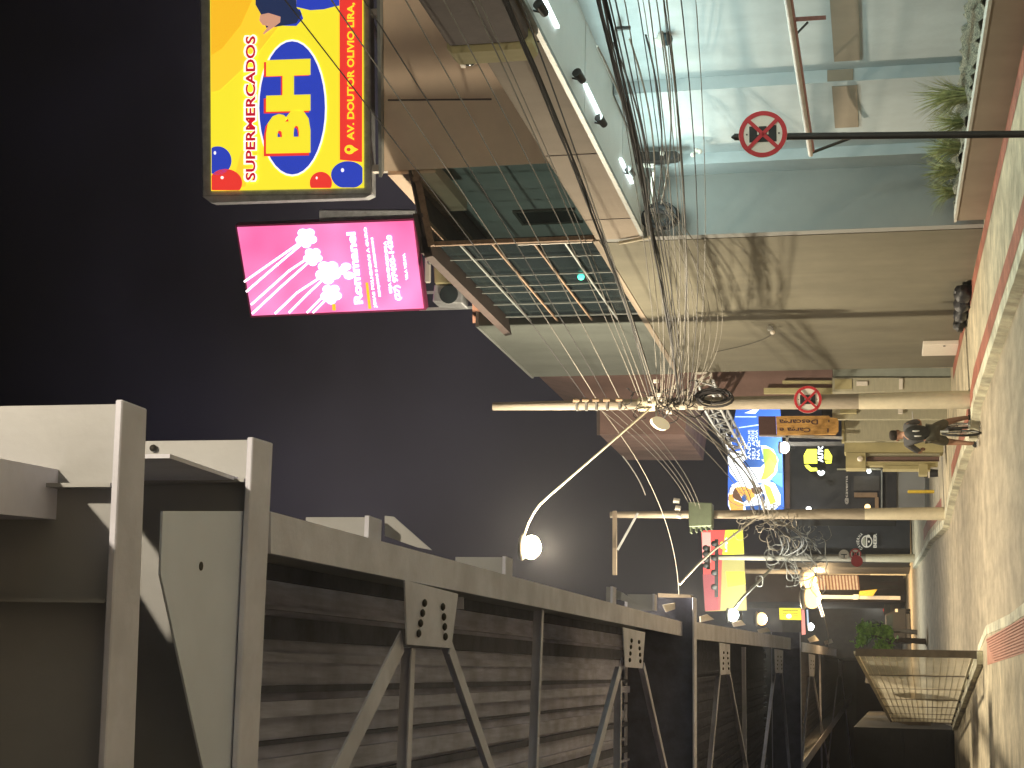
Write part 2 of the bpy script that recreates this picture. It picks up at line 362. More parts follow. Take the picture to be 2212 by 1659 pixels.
def crossbeam(n0, n1, f0, f1, h=1.15, lit='steel_web', stiff=(), ext=0, holes=False, dz=0):
    """n0/n1 right and left ends of the near flange edge, f0/f1 of the far edge"""
    dz = Vector((0, 0, dz)); n0, n1, f0, f1 = n0+dz, n1+dz, f0+dz, f1+dz
    l = (n1-n0).normalized(); n1 = n0+l*6.6; f1 = f0+(f1-f0).normalized()*6.6
    fl = MB().prism([n0, f0, f1, n1], (0, 0, .035)).build('crossbeam_flange', MT['steel_paint'], via, bevel=.006)
    a, b = (n0+f0)/2, (n1+f1)/2
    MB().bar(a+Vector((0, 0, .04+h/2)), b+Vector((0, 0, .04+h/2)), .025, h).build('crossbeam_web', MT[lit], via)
    MB().prism([p+Vector((0, 0, h+.04)) for p in (n0, f0, f1, n1)], (0, 0, .03)).build('crossbeam_flange', MT['steel_paint'], via)
    nd = (n0-f0).normalized(); wd = (n0-f0).length/2-.01
    for s in stiff:
        p = a+l*s
        MB().bar(p+nd*wd/2+Vector((0, 0, .04+h/2)), p+nd*wd/2+l*.018+Vector((0, 0, .04+h/2)), wd, h-.01).build('stiffener', MT['steel_web'], via)
    return a, l
B1 = crossbeam(zb(265, 863), zb(227, 1659), zb(318, 883), zb(290, 1659), stiff=(.36, .86), h=.95)
B2 = crossbeam(zb(547, 944), zb(514, 1659), zb(590, 957), zb(557, 1659), stiff=(.22,), h=.95)
gpl = MB().prism([zb(*p, .045) for p in ((352, 1104), (532, 1104), (512, 1665), (440, 1665), (347, 1240))], (0, 0, .012)).build('grey_gusset_plate', MT['steel_grey'], via)
MB().disc(zb(434, 1223, .044), (0, 0, -1), .022, .003, 16).build('bolt_hole', MT['bolt'], gpl)
# box girder flange coming from over the camera and ending at the first crossbeam
p0, p1, p2, p3 = [gz(X, Y, ZB+.35) for X, Y in ((165, 1022), (160, 1126), (-260, 1085), (-260, 940))]
p2 = p1+(p2-p1)*4; p3 = p0+(p3-p0)*4
MB().prism([p0, p1, p2, p3], (0, 0, .8)).build('girder_flange', MT['steel_paint'], via)
# knee plates / small end plates with bolts on the crossbeam ends
for pr, zz in ((zb(300, 880), .3), (zb(572, 950), .3)):
    MB().box((pr.x-.02, pr.y+.02, ZB+.04), (pr.x, pr.y+.16, ZB+.95)).build('end_plate', MT['steel_paint'], via)
# coupling diaphragm between beams 1 and 2 with bolts
for X, Y in ((331, 968), (333, 1012)):
    c = gy(X, Y, B2[0].y-.03); MB().ball(c, .02).build('bolt', MT['bolt'], via)
dp = gz(325, 990, ZB+.2); MB().box((dp.x, dp.y, ZB+.1), (dp.x+.02, dp.y+.9, ZB+.9)).build('diaphragm', MT['steel_paint'], via)
# deeper crossbeams at the supports further on
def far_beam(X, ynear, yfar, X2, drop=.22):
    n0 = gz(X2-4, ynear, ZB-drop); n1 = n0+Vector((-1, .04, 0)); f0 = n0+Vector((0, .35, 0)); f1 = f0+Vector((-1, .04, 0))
    crossbeam(n0, n1, f0, f1, h=1.1, lit='deck_dark')  # far webs coloured darker than the near ones to stand in for shade
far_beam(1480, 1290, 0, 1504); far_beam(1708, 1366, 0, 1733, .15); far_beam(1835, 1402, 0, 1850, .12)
# bracing: gusset plates, diagonals and struts under the deck
def gusset(c, nb=4, z=-.012, th=.012):
    P_ = [zb(X, Y, z) for X, Y in c]; g_ = MB().prism(P_, (0, 0, th)).build('gusset_plate', MT['steel_paint'], via)
    a, b, c2, d = P_      # a,b along the chord (near, far); c2,d the inner edge (far, near)
    for s, t in ((.17, .30), (.83, .70)):
        for k in range(nb):
            f = .30+.17*k; u = s+(t-s)*(1-(k)/nb)*.55 if False else s+(.5-s)*.45*(1-k/nb)
            p = (a.lerp(b, u)).lerp(d.lerp(c2, u), f)+Vector((0, 0, -.012)); MB().ball(p, .030 if len(c) else .02, sz=.6, n=8, m=5).build('bolt', MT['bolt'], g_)
    return g_
def brace(a, b, w=.13, z=.05, h=.1, z2=None):
    A, B = zb(*a, z), zb(*b, z); B = A+(B-A)*2.6
    MB().bar(A, B, w, .012).build('brace', MT['steel_paint'], via)
    sd = (B-A).normalized().cross(Vector((0, 0, 1)))*w/2
    MB().bar(A+sd+Vector((0, 0, h/2)), B+sd+Vector((0, 0, h/2)), .012, h).build('brace_leg', MT['steel_paint'], via)
gusset(((875, 1253), (990, 1283), (990, 1378), (965, 1402), (893, 1398))[:2]+((975, 1400), (880, 1392)))
brace((868, 1385), (735, 1659), .17); brace((892, 1400), (882, 1659), .10, .07); brace((972, 1398), (1062, 1659), .12, .06)
brace((1172, 1318), (1160, 1659), .09, .09)
brace((1000, 1290), (1000, 1300), .01)
gusset(((1346, 1355), (1394, 1366), (1388, 1444), (1351, 1441)))
brace((1344, 1430), (1285, 1652), .15); brace((1342, 1470), (1340, 1659), .10, .07); brace((1391, 1439), (1440, 1659), .11, .06)
gusset(((1554, 1388), (1577, 1392), (1577, 1456), (1557, 1458)), 4); brace((1556, 1456), (1537, 1659), .13); brace((1577, 1456), (1608, 1620), .11)
brace((1610, 1398), (1613, 1659), .10)
gusset(((1673, 1402), (1692, 1405), (1691, 1454), (1675, 1454)), 4); brace((1675, 1454), (1650, 1659), .13); brace((1690, 1456), (1708, 1659), .11)
gusset(((1747, 1412), (1761, 1415), (1759, 1461), (1749, 1461)), 3); brace((1749, 1460), (1738, 1600), .13); brace((1758, 1460), (1775, 1560), .11); brace((1772, 1415), (1776, 1600), .1)
gusset(((1810, 1417), (1822, 1420), (1820, 1461), (1812, 1461)), 3); brace((1811, 1460), (1795, 1600), .14); brace((1820, 1460), (1835, 1600), .12)
brace((1850, 1425), (1856, 1600), .12)
# outboard crossbeam stubs standing on the girder, their faces towards the street lamp
def stub(Xa, Xb, Y0, Yc, knee):
    """web seen between columns Xa..Xb, flange Xb.., then a knee plate down to the girder"""
    pe = gz(Xb, Y0, ZB+.06); x1 = pe.x; y = pe.y
    t = gy(Xa, Y0, y)
    f = MB().box((x1-.24, y-.02, pe.z), (x1, y+.0, t.z)).build('bracket_web', MT['steel_web'], via)
    MB().box((x1-.24, y-.12, pe.z-.03), (x1, y+.16, pe.z)).build('bracket_flange', MT['steel_paint'], via)
    if knee: MB().prism([gy(*p, y+.22) for p in knee], (0, .02, 0)).build('knee_plate', MT['steel_web'], via)
stub(663, 800, 1118, 0, ((831, 1114), (850, 1116), (932, 1188), (900, 1182), (831, 1158)))
stub(985, 1092, 1204, 0, None)
stub(1310, 1322, 1268, 0, ((1322, 1270), (1345, 1280), (1380, 1306), (1322, 1292)))
stub(1356, 1412, 1284, 0, None)
for a in (((1513, 1332), (1528, 1327), (1543, 1338), (1514, 1344)), ((1582, 1345), (1602, 1340), (1611, 1350), (1586, 1354)), ((1637, 1360), (1657, 1355), (1665, 1364), (1640, 1368)),
          ((1745, 1380), (1760, 1372), (1770, 1384), (1750, 1388)), ((1780, 1385), (1796, 1380), (1800, 1388), (1783, 1393)), ((1806, 1395), (1840, 1385), (1843, 1390), (1812, 1401)), ((1433, 1307), (1490, 1296), (1488, 1306), (1440, 1322))):
    A = [zb(*p, .12) for p in a]; MB().prism(A, (0, 0, .02)).build('bracket_plate', MT['sign_white'], via)
# weathered end box at the third crossbeam with the stay wire fixed to it
pe = [gy(*p, zb(1495, 1300).y-.3) for p in ((1421, 1281), (1493, 1285), (1493, 1316), (1423, 1312))]
MB().prism(pe, (0, .5, 0)).build('end_box', MT['rust_metal'], via)
for k in range(3):  # piers of the viaduct, out of sight to the left
    y = (37, 75, 115)[k]; MB().tube([(-7.5, y, 0), (-7.5, y, ZB-.2)], .45, 16).build('pier', MT['beige_wall'], via)
# ================================================================== CORNER BUILDING with the lit marquee
XW = 7.02; ZS = 5.24
cb = thing('corner_building', (9, 18, 0), 'beige commercial building with cold lit white soffit and recessed pale wall on the right', 'building')
MB().box((8.35, -12, .1), (14, 24.3, 5.9)).build('wall', MT['cool_wall'], cb)
# pilasters of the recessed wall
pa, pb = gx(1700, 340, 8.0), gx(1700, 368, 8.0)
MB().box((8.17, 21.1, .1), (8.36, 23.75, ZS)).build('pilaster', MT['cool_wall'], cb)
MB().box((8.0, 23.75, .1), (8.2, 24.28, ZS)).build('pilaster', MT['cool_wall'], cb)
# return wall closing the recess
MB().box((7.03, 24.28, .1), (8.1, 24.5, 6.0)).build('return_wall', MT['return_wall'], cb)
mq = MB().box((7.02, -12, ZS+.06), (8.4, 24.3, 6.02)).build('marquee', MT['beige_fascia'], cb)
for y in (8, 12.2, 16.4, 20.2, 23.2): MB().box((7.012, y, ZS+.07), (7.019, y+.012, 6.0)).build('panel_joint', MT['brown_roof'], mq)
MB().box((7.0, -12, ZS+.0), (7.06, 24.32, ZS+.06)).build('drip_edge', MT['frame_grey'], mq)
for i, (a, b) in enumerate(((-12, 4), (4.05, 10.1), (10.15, 15.0), (15.05, 18.9), (18.95, 22.0), (22.05, 24.25))):
    MB().box((7.07, a, ZS+.02), (8.36, b, ZS+.055)).build('soffit_panel', MT['white_panel'], cb)
# cold tubes under the soffit
for i, y in enumerate((3, 6.5, 10, 13.3, 16.5, 19.4, 22.3)):
    tb = MB().box((7.44, y-.55, ZS-.02), (7.47, y+.55, ZS+.018)).build('tube_light', MT['g_cool'], cb)
    l = light('tube_glow', 'AREA', (7.36, y, ZS-.06), P_SOFFIT, COOL, cb, shape='RECTANGLE', size=.25, size_y=2.6)
    l.rotation_euler = (0, R(-8), 0)
# upper block: wall facing the street corner, with seam and parapet
tl = gy(830, 370, 24.0); zt = tl.z; xl = tl.x
uw = Plane((xl, 24.0, 0), 0); udir = Vector((.62, -.785, 0)).normalized(); uw.n = Vector((udir.y, -udir.x, 0)).normalized()
e_ = uw(826, -160)
ub = MB().prism([Vector((xl, 24, 6.03)), Vector((xl, 24, zt)), e_, Vector((e_.x, e_.y, 6.03))], -uw.n*.25).build('upper_wall', MT['upper_beige'], cb)
a, b_ = uw(838, 216, .004), uw(1062, 214, .004); MB().bar(a, b_, .03, .012).build('panel_joint', MT['brown_roof'], ub)
MB().bar(Vector((xl, 24, zt+.03)), e_+Vector((0, 0, .03)), .34, .05).build('parapet_cap', MT['frame_grey'], cb)
MB().box((xl, 24.2, zt-.8), (xl+.2, 26.3, zt)).build('upper_side_wall', MT['upper_beige'], cb)
# brown boards on the recessed wall
bd = [gx(X, Y, 7.83) for X, Y in ((1795, 0), (1825, 157), (1792, 170))]
def band(x, y0, y1, z0, z1): MB().box((x-.012, y0, z0), (x-.001, y1, z1)).build('wall_band', MT['beige_fascia'], cb)
z0, z1 = gx(1857, 80, 8.34).z, gx(1798, 80, 8.34).z
band(8.35, 6, 20.8, z0, z1); band(8.17, 21.25, 22.9, gx(1853, 230, 8.16).z, gx(1800, 230, 8.16).z)
MB().box((8.18, 21.085, z0+.1), (8.34, 21.098, z1+.1)).build('wall_band', MT['beige_fascia'], cb)
# small corner details near the top right of the picture: rounded niche
nb = MB(); c0 = gx(1048, 60, 6.99); c1 = gx(1165, 92, 6.99)
nb.box((6.80, 13.1, ZS+.08), (7.015, 15.9, ZS+.98)).build('marquee_box', MT['brown_roof'], cb, bevel=.05)
MB().box((6.76, 15.9, ZS+.06), (7.0, 16.35, ZS+1.0)).build('marquee_box_end', MT['cream_wall'], cb, bevel=.06)
# planter along the pavement
pt = thing('planter', (7.3, 16, .146), 'long beige masonry planter with pale cap along the foot of the cold lit wall', 'planter')
MB().box((7.02, 2, .14), (7.14, 24.02, .555)).build('planter_wall', MT['beige_fascia'], pt)
MB().box((7.14, 23.9, .14), (8.34, 24.02, .555)).build('planter_end', MT['beige_fascia'], pt)
MB().box((7.0, 1.98, .555), (7.16, 24.04, .59)).build('cap', MT['cap_stone'], pt)
random.seed(11); m = MB()
NX, NY = 10, 170
for j in range(NY+1):
    for i in range(NX+1):
        m.v.append(Vector((7.14+1.2*i/NX, 2+21.9*j/NY, .56+random.uniform(-.02, .09))))
for j in range(NY):
    for i in range(NX): a = j*(NX+1)+i; m.f.append([a, a+1, a+NX+2, a+NX+1])
mu = m.build('mulch', MT['mulch']); tag(mu, 'dry leaf litter and wood chips filling the planter', 'mulch', kind='stuff')
def tuft(x, y, h, n, lean, label, spread=.28):
    t_ = thing('ornamental_grass', (x, y, .6), label, 'grass plant', 'spiky grasses in the planter'); m = MB()
    for i in range(n):
        a = random.uniform(0, 6.28); r = random.uniform(0, .10); b = Vector((x+r*math.cos(a), y+r*math.sin(a), .58)); L_ = h*random.uniform(.55, 1.1)
        o = Vector((math.cos(a), math.sin(a), 0))*random.uniform(.15, 1)*spread*2+Vector(lean)*h; w = random.uniform(.005, .011); sd = Vector((-math.sin(a), math.cos(a), 0))*w
        P_ = [b+o*(t**1.7)*.9+Vector((0, 0, L_*(t-.30*t*t*(o.length/.5)))) for t in (0, .3, .6, .85, 1)]
        n0 = len(m.v)
        for k, p in enumerate(P_): ww = sd*(1-k/4.2); m.v += [p-ww, p+ww]
        for k in range(4): m.f.append([n0+2*k, n0+2*k+1, n0+2*k+3, n0+2*k+2])
    m.build('blades', MT['grass'], t_)
q = gx(2075, 205, 7.45); tuft(7.45, q.y, .75, 190, (0, .5, 0), 'tall spiky grass right of the sign pole, leaning towards the far end of the planter', .3)
q = gx(2070, 262, 7.5); tuft(7.5, q.y, .5, 120, (0, .1, 0), 'short dense grass just right of the sign pole', .25)
q = gx(2070, 318, 7.45); tuft(7.45, q.y, .6, 150, (0, 0, 0), 'bushy grass just left of the sign pole', .3)
q = gx(2055, 368, 7.4); tuft(7.4, q.y, .6, 150, (0, 0, 0), 'yellowish grass clump in the middle of the left part of the planter', .3)
q = gx(2055, 412, 7.4); tuft(7.4, q.y, .5, 110, (0, .1, 0), 'last grass clump at the far end of the planter', .3)
# retractable awning tube
aw = thing('awning_roller', (7.5, 18, 3), 'slim red and white awning roller with folding arms fixed along the recessed wall', 'awning roller')
a, b = gx(1700, 0, 7.55), gx(1751, 334, 7.55)
MB().tube([a-(b-a)*1.5, b], .035, 10).build('roller', MT['pipe_white'], aw)
MB().tube([a-(b-a)*1.5+Vector((.045, 0, -.03)), b+Vector((.045, -.05, -.03))], .03, 8).build('lead_bar', MT['pipe_red'], aw)
MB().bar(b+Vector((.03, 0, -.02)), gx(1838, 298, 7.95), .03, .04).build('arm', MT['black_paint'], aw)
c = [gx(*p, 7.6) for p in ((1715, 70), (1716, 42), (1760, 38))]
MB().bar(gx(1712, 92, 7.6), gx(1715, 42, 7.6), .05, .05).bar(gx(1715, 42, 7.6), gx(1780, 38, 7.95), .05, .05).build('bracket', MT['pipe_red'], aw)
MB().bar(gx(1718, 76, 7.62), gx(1745, 48, 7.8), .02, .02).build('arm', MT['black_paint'], aw)
MB().bar(gx(1740, 225, 7.9), gx(1742, 258, 7.6), .03, .03).build('bracket', MT['black_paint'], aw)
# ================================================================== WALL + UPPER TERRACE BUILDING
tb_ = thing('terrace_building', (8, 30, 0), 'building with plain beige ground floor wall, glazed barred terrace and grey upper wall', 'building')
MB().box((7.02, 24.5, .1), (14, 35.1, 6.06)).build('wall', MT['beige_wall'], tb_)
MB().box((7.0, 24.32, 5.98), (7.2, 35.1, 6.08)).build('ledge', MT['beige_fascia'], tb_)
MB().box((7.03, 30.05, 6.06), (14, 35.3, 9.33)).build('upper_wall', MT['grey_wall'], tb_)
MB().box((7.0, 30.0, 9.33), (14, 35.33, 9.38)).build('parapet_cap', MT['frame_grey'], tb_)
# terrace back wall (street parallel) with its dark window, brown ceiling
MB().box((8.75, 24.5, 6.06), (9.0, 30, 9.6)).build('terrace_wall', MT['cool_wall'], tb_)
wa, wb, wc, wd_ = [gx(*p, 8.75) for p in ((1114, 453), (1124, 474), (1248, 474), (1240, 453))]
y0, y1 = gx(1180, 452, 8.75).y, gx(1180, 478, 8.75).y; zt_, zb_ = gx(1119, 462, 8.75).z, gx(1245, 462, 8.75).z
wn = MB().box((8.72, y0, zb_), (8.748, y1, zt_)).build('window', MT['dark_glass'], tb_)
MB().box((8.70, y0-.05, zb_-.05), (8.745, y0, zt_+.05)).box((8.70, y1, zb_-.05), (8.745, y1+.05, zt_+.05)).box((8.70, y0, zt_), (8.745, y1, zt_+.05)).build('window_frame', MT['grey_wall'], wn)
# shed roof: low at the street edge, rising inward
rz = gx(906, 511, 7.0).z; A = Vector((6.9, 24.1, rz)); Bp = gy(886, 369, 24.1); far = 29.9
rv = MB()
nrib = 26
u = Bp-A; u = Vector((u.x, 0, u.z)); L_ = 2.0/u.x
E = A+u*L_
rf = MB().prism([A, E, E+Vector((0, 0, .03)), A+Vector((0, 0, .03))], (0, far-24.1, 0)).build('roof', MT['brown_roof'], tb_)
cg = MB()
for k in range(nrib):
    y = 24.1+(far-24.1)*k/nrib; cg.prism([A+Vector((-.05, y-24.1, -.07)), A+Vector((-.05, y-24.1+.14, -.07)), A+Vector((-.05, y-24.1+.14, .09)), A+Vector((-.05, y-24.1, .09))], u*.5+Vector((0, 0, .0)))
cg.build('corrugated_edge', MT['brown_roof'], tb_)
MB().bar(A+Vector((.06, 0, .0)), A+Vector((.06, far-24.1, .0)), .36, .13, up=Vector((-u.z, 0, u.x))).build('eave_board', MT['brown_roof'], tb_)
for xx in (.5, 1.2): MB().bar(A+u*(xx/u.x)+Vector((0, 0, -.06)), A+u*(xx/u.x)+Vector((0, far-24.1, -.06)), .07, .1).build('rafter', MT['rust_beam'], tb_)
MB().bar(A+Vector((.06, 0, -.08)), E+Vector((0, .1, -.08)), .05, .1).build('rafter', MT['rust_beam'], tb_)
# corner post and the glazed grid
MB().box((7.02, 24.28, 6.06), (7.09, 24.35, rz-.02)).build('corner_post', MT['rust_beam'], tb_)
MB().box((7.0, 24.36, 6.1), (7.035, 24.39, 7.3)).build('drain_pipe', MT['sign_white'], tb_)
gl = MB().box((7.12, 24.4, 6.08), (7.14, 29.95, rz-.05)).build('glazing', MT['terrace_glass'], tb_)
ys = [gx(1200, Y, 7.05).y for Y in (556, 580, 590, 612, 622, 648, 660, 680)]
for X, Y in ((1130, 556), (1170, 592), (1190, 614), (1200, 628), (1220, 654), (1240, 681)):
    y = gx(X, Y, 7.07).y; MB().box((7.06, y, 6.08), (7.085, y+.024, rz-.05)).build('mullion', MT['frame_grey'], tb_)
for z, mt_ in ((6.55, 'frame_grey'), (7.05, 'rust_beam'), (7.72, 'rust_beam'), (8.25, 'frame_grey')):
    MB().box((7.045, 24.35, z), (7.08, 29.95, z+.03)).build('transom', MT[mt_], tb_)
gp_ = gx(1255, 598, 7.1); MB().ball(gp_, .06, sy=1).build('indicator_light', MT['g_green'], tb_)
bx = gx(1350, 500, 7.02)
tag(MB().tube([gx(1338, 525, 6.97), gx(1402, 513, 6.97), gx(1411, 506, 6.97)], .03, 8).build('drain_pipe', MT['pole_paint']), 'short cream drain pipe crossing the beige wall just under the end of the marquee', 'pipe')
# things on the roof: condenser units, white fixture, orange parapet, mast
def roofbox(px, y, d, mt_, label, cat, name):
    q = [gy(*p, y) for p in px]; t_ = thing(name, sum(q, Vector())/4, label, cat)
    MB().prism(q, (0, d, 0)).build('casing', MT[mt_], t_, bevel=.02); return t_, q
t_, q = roofbox(((936, 568), (1008, 574), (1010, 610), (938, 612)), 30.5, .6, 'cream_wall', 'cream metal box on the roof below the pink sign, nearer the big billboard', 'roof box', 'roof_box')
t_, q = roofbox(((938, 614), (1000, 618), (998, 655), (934, 652)), 30.6, .5, 'galv', 'weathered air conditioning condenser on the roof left of the cream box', 'condenser', 'condenser_unit')
cc = gy(970, 636, 30.58); MB().disc(cc, (0, -1, 0), .19, .03, 20).build('fan_grille', MT['dark_glass'], t_)
t_, q = roofbox(((917, 538), (929, 538), (929, 610), (917, 610)), 30.3, .08, 'sign_white', 'white tube light fixture along the lower edge of the pink sign', 'light fixture', 'light_fixture')
MB().ball(gy(928, 566, 30.2), .05).build('knob', MT['frame_grey'], t_)
q = [gy(*p, 30.0) for p in ((1020, 642), (1078, 690), (1075, 700), (1021, 696))]
tag(MB().prism([gx(1020, 640, 7.3), gx(1090, 697, 7.3), gx(1021, 698, 7.3)], (.2, 0, 0)).build('parapet_wall', MT['orange_wall']), 'small salmon coloured parapet wall behind the corrugated roof edge', 'wall')
ms = thing('sign_mast', gy(1010, 670, 31.5), 'grey steel lattice mast standing behind the pink sign', 'mast')
a0, a1 = gy(905, 668, 31.5), gy(1085, 672, 31.5); a0.y = a1.y
for dx in (0, .35):
    MB().bar(a0+Vector((dx, 0, 0)), Vector((a0.x+dx, 31.5, 6)), .05, .05).build('leg', MT['galv'], ms)
for k in range(7):
    z = 6.4+.55*k
    if z < a0.z: MB().bar((a0.x, 31.5, z), (a0.x+.35, 31.5, z+.27), .03, .03).build('lattice_bar', MT['galv'], ms)
# ================================================================== PINK SIGN
R0 = gy(510, 490, 30); ang = math.atan2(1.05, 1.63)*-1
pp = Plane((gy(510, 490, 30).x, 30, 0), 0)
xr, xl_ = gy(700, 483, 30).x, gy(730, 675, 31.05).x
dirv = Vector((xl_-xr, 1.05, 0)).normalized(); pp.n = Vector((dirv.y, -dirv.x, 0)); pp.n = pp.n if pp.n.y < 0 else -pp.n
ps = thing('pink_sign', pp(917, 580), 'tall pink backlit shop sign with white flowers and lettering above the terrace roof', 'sign')
MB().prism([pp(*c, -.02) for c in ((508, 487), (895, 472), (920, 670), (541, 686))], -pp.n*.22).build('sign_box', MT['pink_box'], ps)
MB().prism([pp(*c) for c in ((512, 491), (892, 477), (915, 666), (544, 682))], -pp.n*.015).build('sign_face', MT['pink_print'], ps)
MB().prism([pp(*c, -.1) for c in ((690, 455), (895, 455), (900, 471), (690, 480))], -pp.n*.1).build('back_panel', MT['galv'], ps)
def pline(pts, w, name='stem'):
    m = MB()
    for i in range(len(pts)-1):
        a, b = Vector((*pts[i], 0)), Vector((*pts[i+1], 0)); d = (b-a).normalized(); n = Vector((-d.y, d.x, 0))*w/2
        m.prism([pp(p.x, p.y, .012) for p in (a-d*w*.2+n, b+d*w*.2+n, b+d*w*.2-n, a-d*w*.2-n)], -pp.n*.004)
    return m.build(name, MT['p_white'], ps)
Z = lambda X, Y: (384+X*.4299, Y*.4299)      # picture crop coordinates used while reading the sign
for c in (((335, 1415), (620, 1215)), ((345, 1465), (500, 1330), (625, 1225)), ((370, 1530), (560, 1360), (650, 1300)), ((375, 1575), (520, 1440), (655, 1320)), ((490, 1575), (600, 1470), (730, 1385)), ((560, 1570), (660, 1470), (735, 1400)), ((650, 1570), (740, 1480)), ((680, 1570), (750, 1500), (770, 1490))):
    pline([Z(*p) for p in c], 4.2)
def flower(c, r):
    X0, Y0 = Z(*c); m = MB()
    for k in range(5):
        a = k*1.257+.3; m.prism([pp(X, Y, .016) for X, Y in ell(X0+r*.62*math.cos(a), Y0+r*.62*math.sin(a), r*.5, r*.42, 12)], -pp.n*.003)
    m.prism([pp(X, Y, .018) for X, Y in ell(X0, Y0, r*.5, r*.5, 12)], -pp.n*.003); m.build('flower', MT['p_white'], ps)
flower((645, 1195), 21); flower((678, 1290), 19); flower((755, 1368), 25); flower((770, 1478), 21)
m = MB()
for a in ((825, 1360), (860, 1385), (845, 1340)): m.prism([pp(X, Y, .016) for X, Y in ell(*Z(*a), 11, 8, 12)], -pp.n*.003)
m.build('bow', MT['p_white'], ps)
ptext('Rommanel', pp, Z(932, 1525), Z(892, 1165), Z(888, 1528), 'p_white', ps, bold=.035)
ptext('JOIAS FOLHEADAS A OURO', pp, Z(1004, 1545), Z(952, 1140), Z(987, 1547), 'p_white', ps, bold=.03)
ptext('SEMIJOIAS E ACESSORIOS', pp, Z(1024, 1490), Z(984, 1192), Z(1010, 1491), 'p_white', ps, bold=.03)
ptext('SEJA REVENDEDORA', pp, Z(1082, 1472), Z(1052, 1210), Z(1064, 1474), 'p_white', ps, bold=.03)
ptext('(27) 97400-1430', pp, Z(1128, 1508), Z(1082, 1180), Z(1094, 1510), 'p_white', ps, bold=.035)
ptext('VILA VELHA', pp, Z(1158, 1405), Z(1142, 1272), Z(1146, 1407), 'p_white', ps, bold=.03)
pshape([Z(775, 1528), Z(792, 1528), Z(794, 1560), Z(777, 1560)], pp, .02, 'y_orange', 'orange_mark', ps)
pshape([Z(943, 1420), Z(956, 1420), Z(972, 1552), Z(958, 1552)], pp, .02, 'y_orange', 'orange_mark', ps)
# ================================================================== SUPERMARKET BILLBOARD
bp_ = Plane((8, 24.6, 0), 0); x0 = gy(620, 430, 24.6).x; dv = Vector((3.3, -.42, 0)).normalized(); bp_.p = Vector((x0, 24.6, 0)); bp_.n = Vector((dv.y, -dv.x, 0))
bb = thing('billboard', bp_(803, 215), 'large yellow and blue supermarket billboard in a grey metal frame on the roof', 'billboard')
RB = -190     # the board runs on past the picture's edge
MB().prism([bp_(*c, -.03) for c in ((437, 424), (803, 420), (797, RB), (430, RB))], -bp_.n*.25).build('frame', MT['galv'], bb, bevel=.02)
MB().prism([bp_(*c, -.031) for c in ((437, 424), (455, 438), (788, 427), (803, 420))], -bp_.n*.24).build('frame_side', MT['galv'], bb)
MB().prism([bp_(*c, 0) for c in ((456, 412), (785, 405), (783, RB), (453, RB))], -bp_.n*.03).build('panel', MT['y_yellow'], bb)
for X in (500, 560, 640, 720): pass
for c in (((456, 200), (475, 195), (545, 130), (600, 60), (620, RB), (454, RB)), ): pshape(c, bp_, .004, 'y_orange2', 'orange_swirl', bb, .003)
pshape(((456, 120), (480, 105), (520, 55), (545, 0), (550, RB), (454, RB)), bp_, .007, 'y_orange', 'orange_swirl', bb, .003)
pshape(((500, 404), (520, 330), (540, 300), (556, 330), (530, 404)), bp_, .004, 'y_orange2', 'orange_swirl', bb, .003)
pshape(ell(631, 233, 75, 148), bp_, .010, 'y_white', 'oval_border', bb, .003)
pshape(ell(631, 233, 71, 144), bp_, .014, 'y_blue', 'oval', bb, .003)
ptext('BH', bp_, (668, 336), (668, 131), (570, 338), 'y_red', bb, off=.018, bold=.05)
ptext('BH', bp_, (671, 330), (671, 127), (575, 332), 'y_yellow', bb, off=.022, bold=.06)
ptext('SUPERMERCADOS', bp_, (556, 393), (556, 74), (526, 394), 'y_white', bb, off=.010, bold=.075)
ptext('SUPERMERCADOS', bp_, (552, 390), (552, 78), (531, 390), 'y_darkred', bb, off=.016, bold=.03)
pshape(((734, 345), (782, 350), (783, RB), (733, RB)), bp_, .010, 'y_red', 'address_band', bb, .003)
ptext('AV. DOUTOR OLIVIO LIRA,', bp_, (768, 303), (768, 6), (750, 303), 'y_yellow', bb, off=.016, bold=.03)
pshape(ell(754, 322, 10, 10, 20)[5:-5]+[(772, 322)] if False else ell(755, 323, 11, 10, 20), bp_, .014, 'y_yellow', 'map_pin', bb, .003)
pshape(((757, 314), (774, 323), (757, 332)), bp_, .015, 'y_yellow', 'map_pin_tip', bb, .003)
pshape(ell(753, 323, 4.5, 4, 14), bp_, .019, 'y_red', 'map_pin_hole', bb, .003)
def balloon(c, r, col, pts=None):
    o_ = pshape(pts or ell(*c, *r), bp_, .018, col, 'balloon', bb, .003)
    pshape(ell(c[0]-r[0]*.3, c[1]-r[1]*.35, r[0]*.10, r[1]*.14, 12), bp_, .024, 'y_white', 'balloon_shine', bb, .002)
balloon((690, 392), (20, 22), 'y_red', [(X, min(Y, 406)) for X, Y in ell(693, 395, 24, 24)])
balloon((750, 378), (34, 30), 'y_blue', [(min(X, 783), min(Y, 405)) for X, Y in ell(752, 378, 37, 30)])
balloon((472, 340), (26, 28), 'y_blue', [(max(X, 457), Y) for X, Y in ell(470, 347, 30, 31)])
balloon((490, 392), (34, 24), 'y_red', [(max(X, 457), min(Y, 411)) for X, Y in ell(487, 395, 36, 30)])
pshape(((552, RB), (552, 10), (566, 35), (575, 60), (595, 58), (640, 50), (652, 30), (640, 15), (635, RB)), bp_, .026, 'y_suit', 'suit_sleeve', bb, .003)
pshape(((590, 55), (640, 56), (655, 40), (648, 20), (625, 18), (610, 40)), bp_, .022, 'y_blue', 'cuff_balloon', bb, .003)
pshape(((640, RB), (640, 15), (670, 22), (700, 20), (722, 14), (733, 12), (733, RB)), bp_, .022, 'y_blue', 'cuff_balloon', bb, .003)
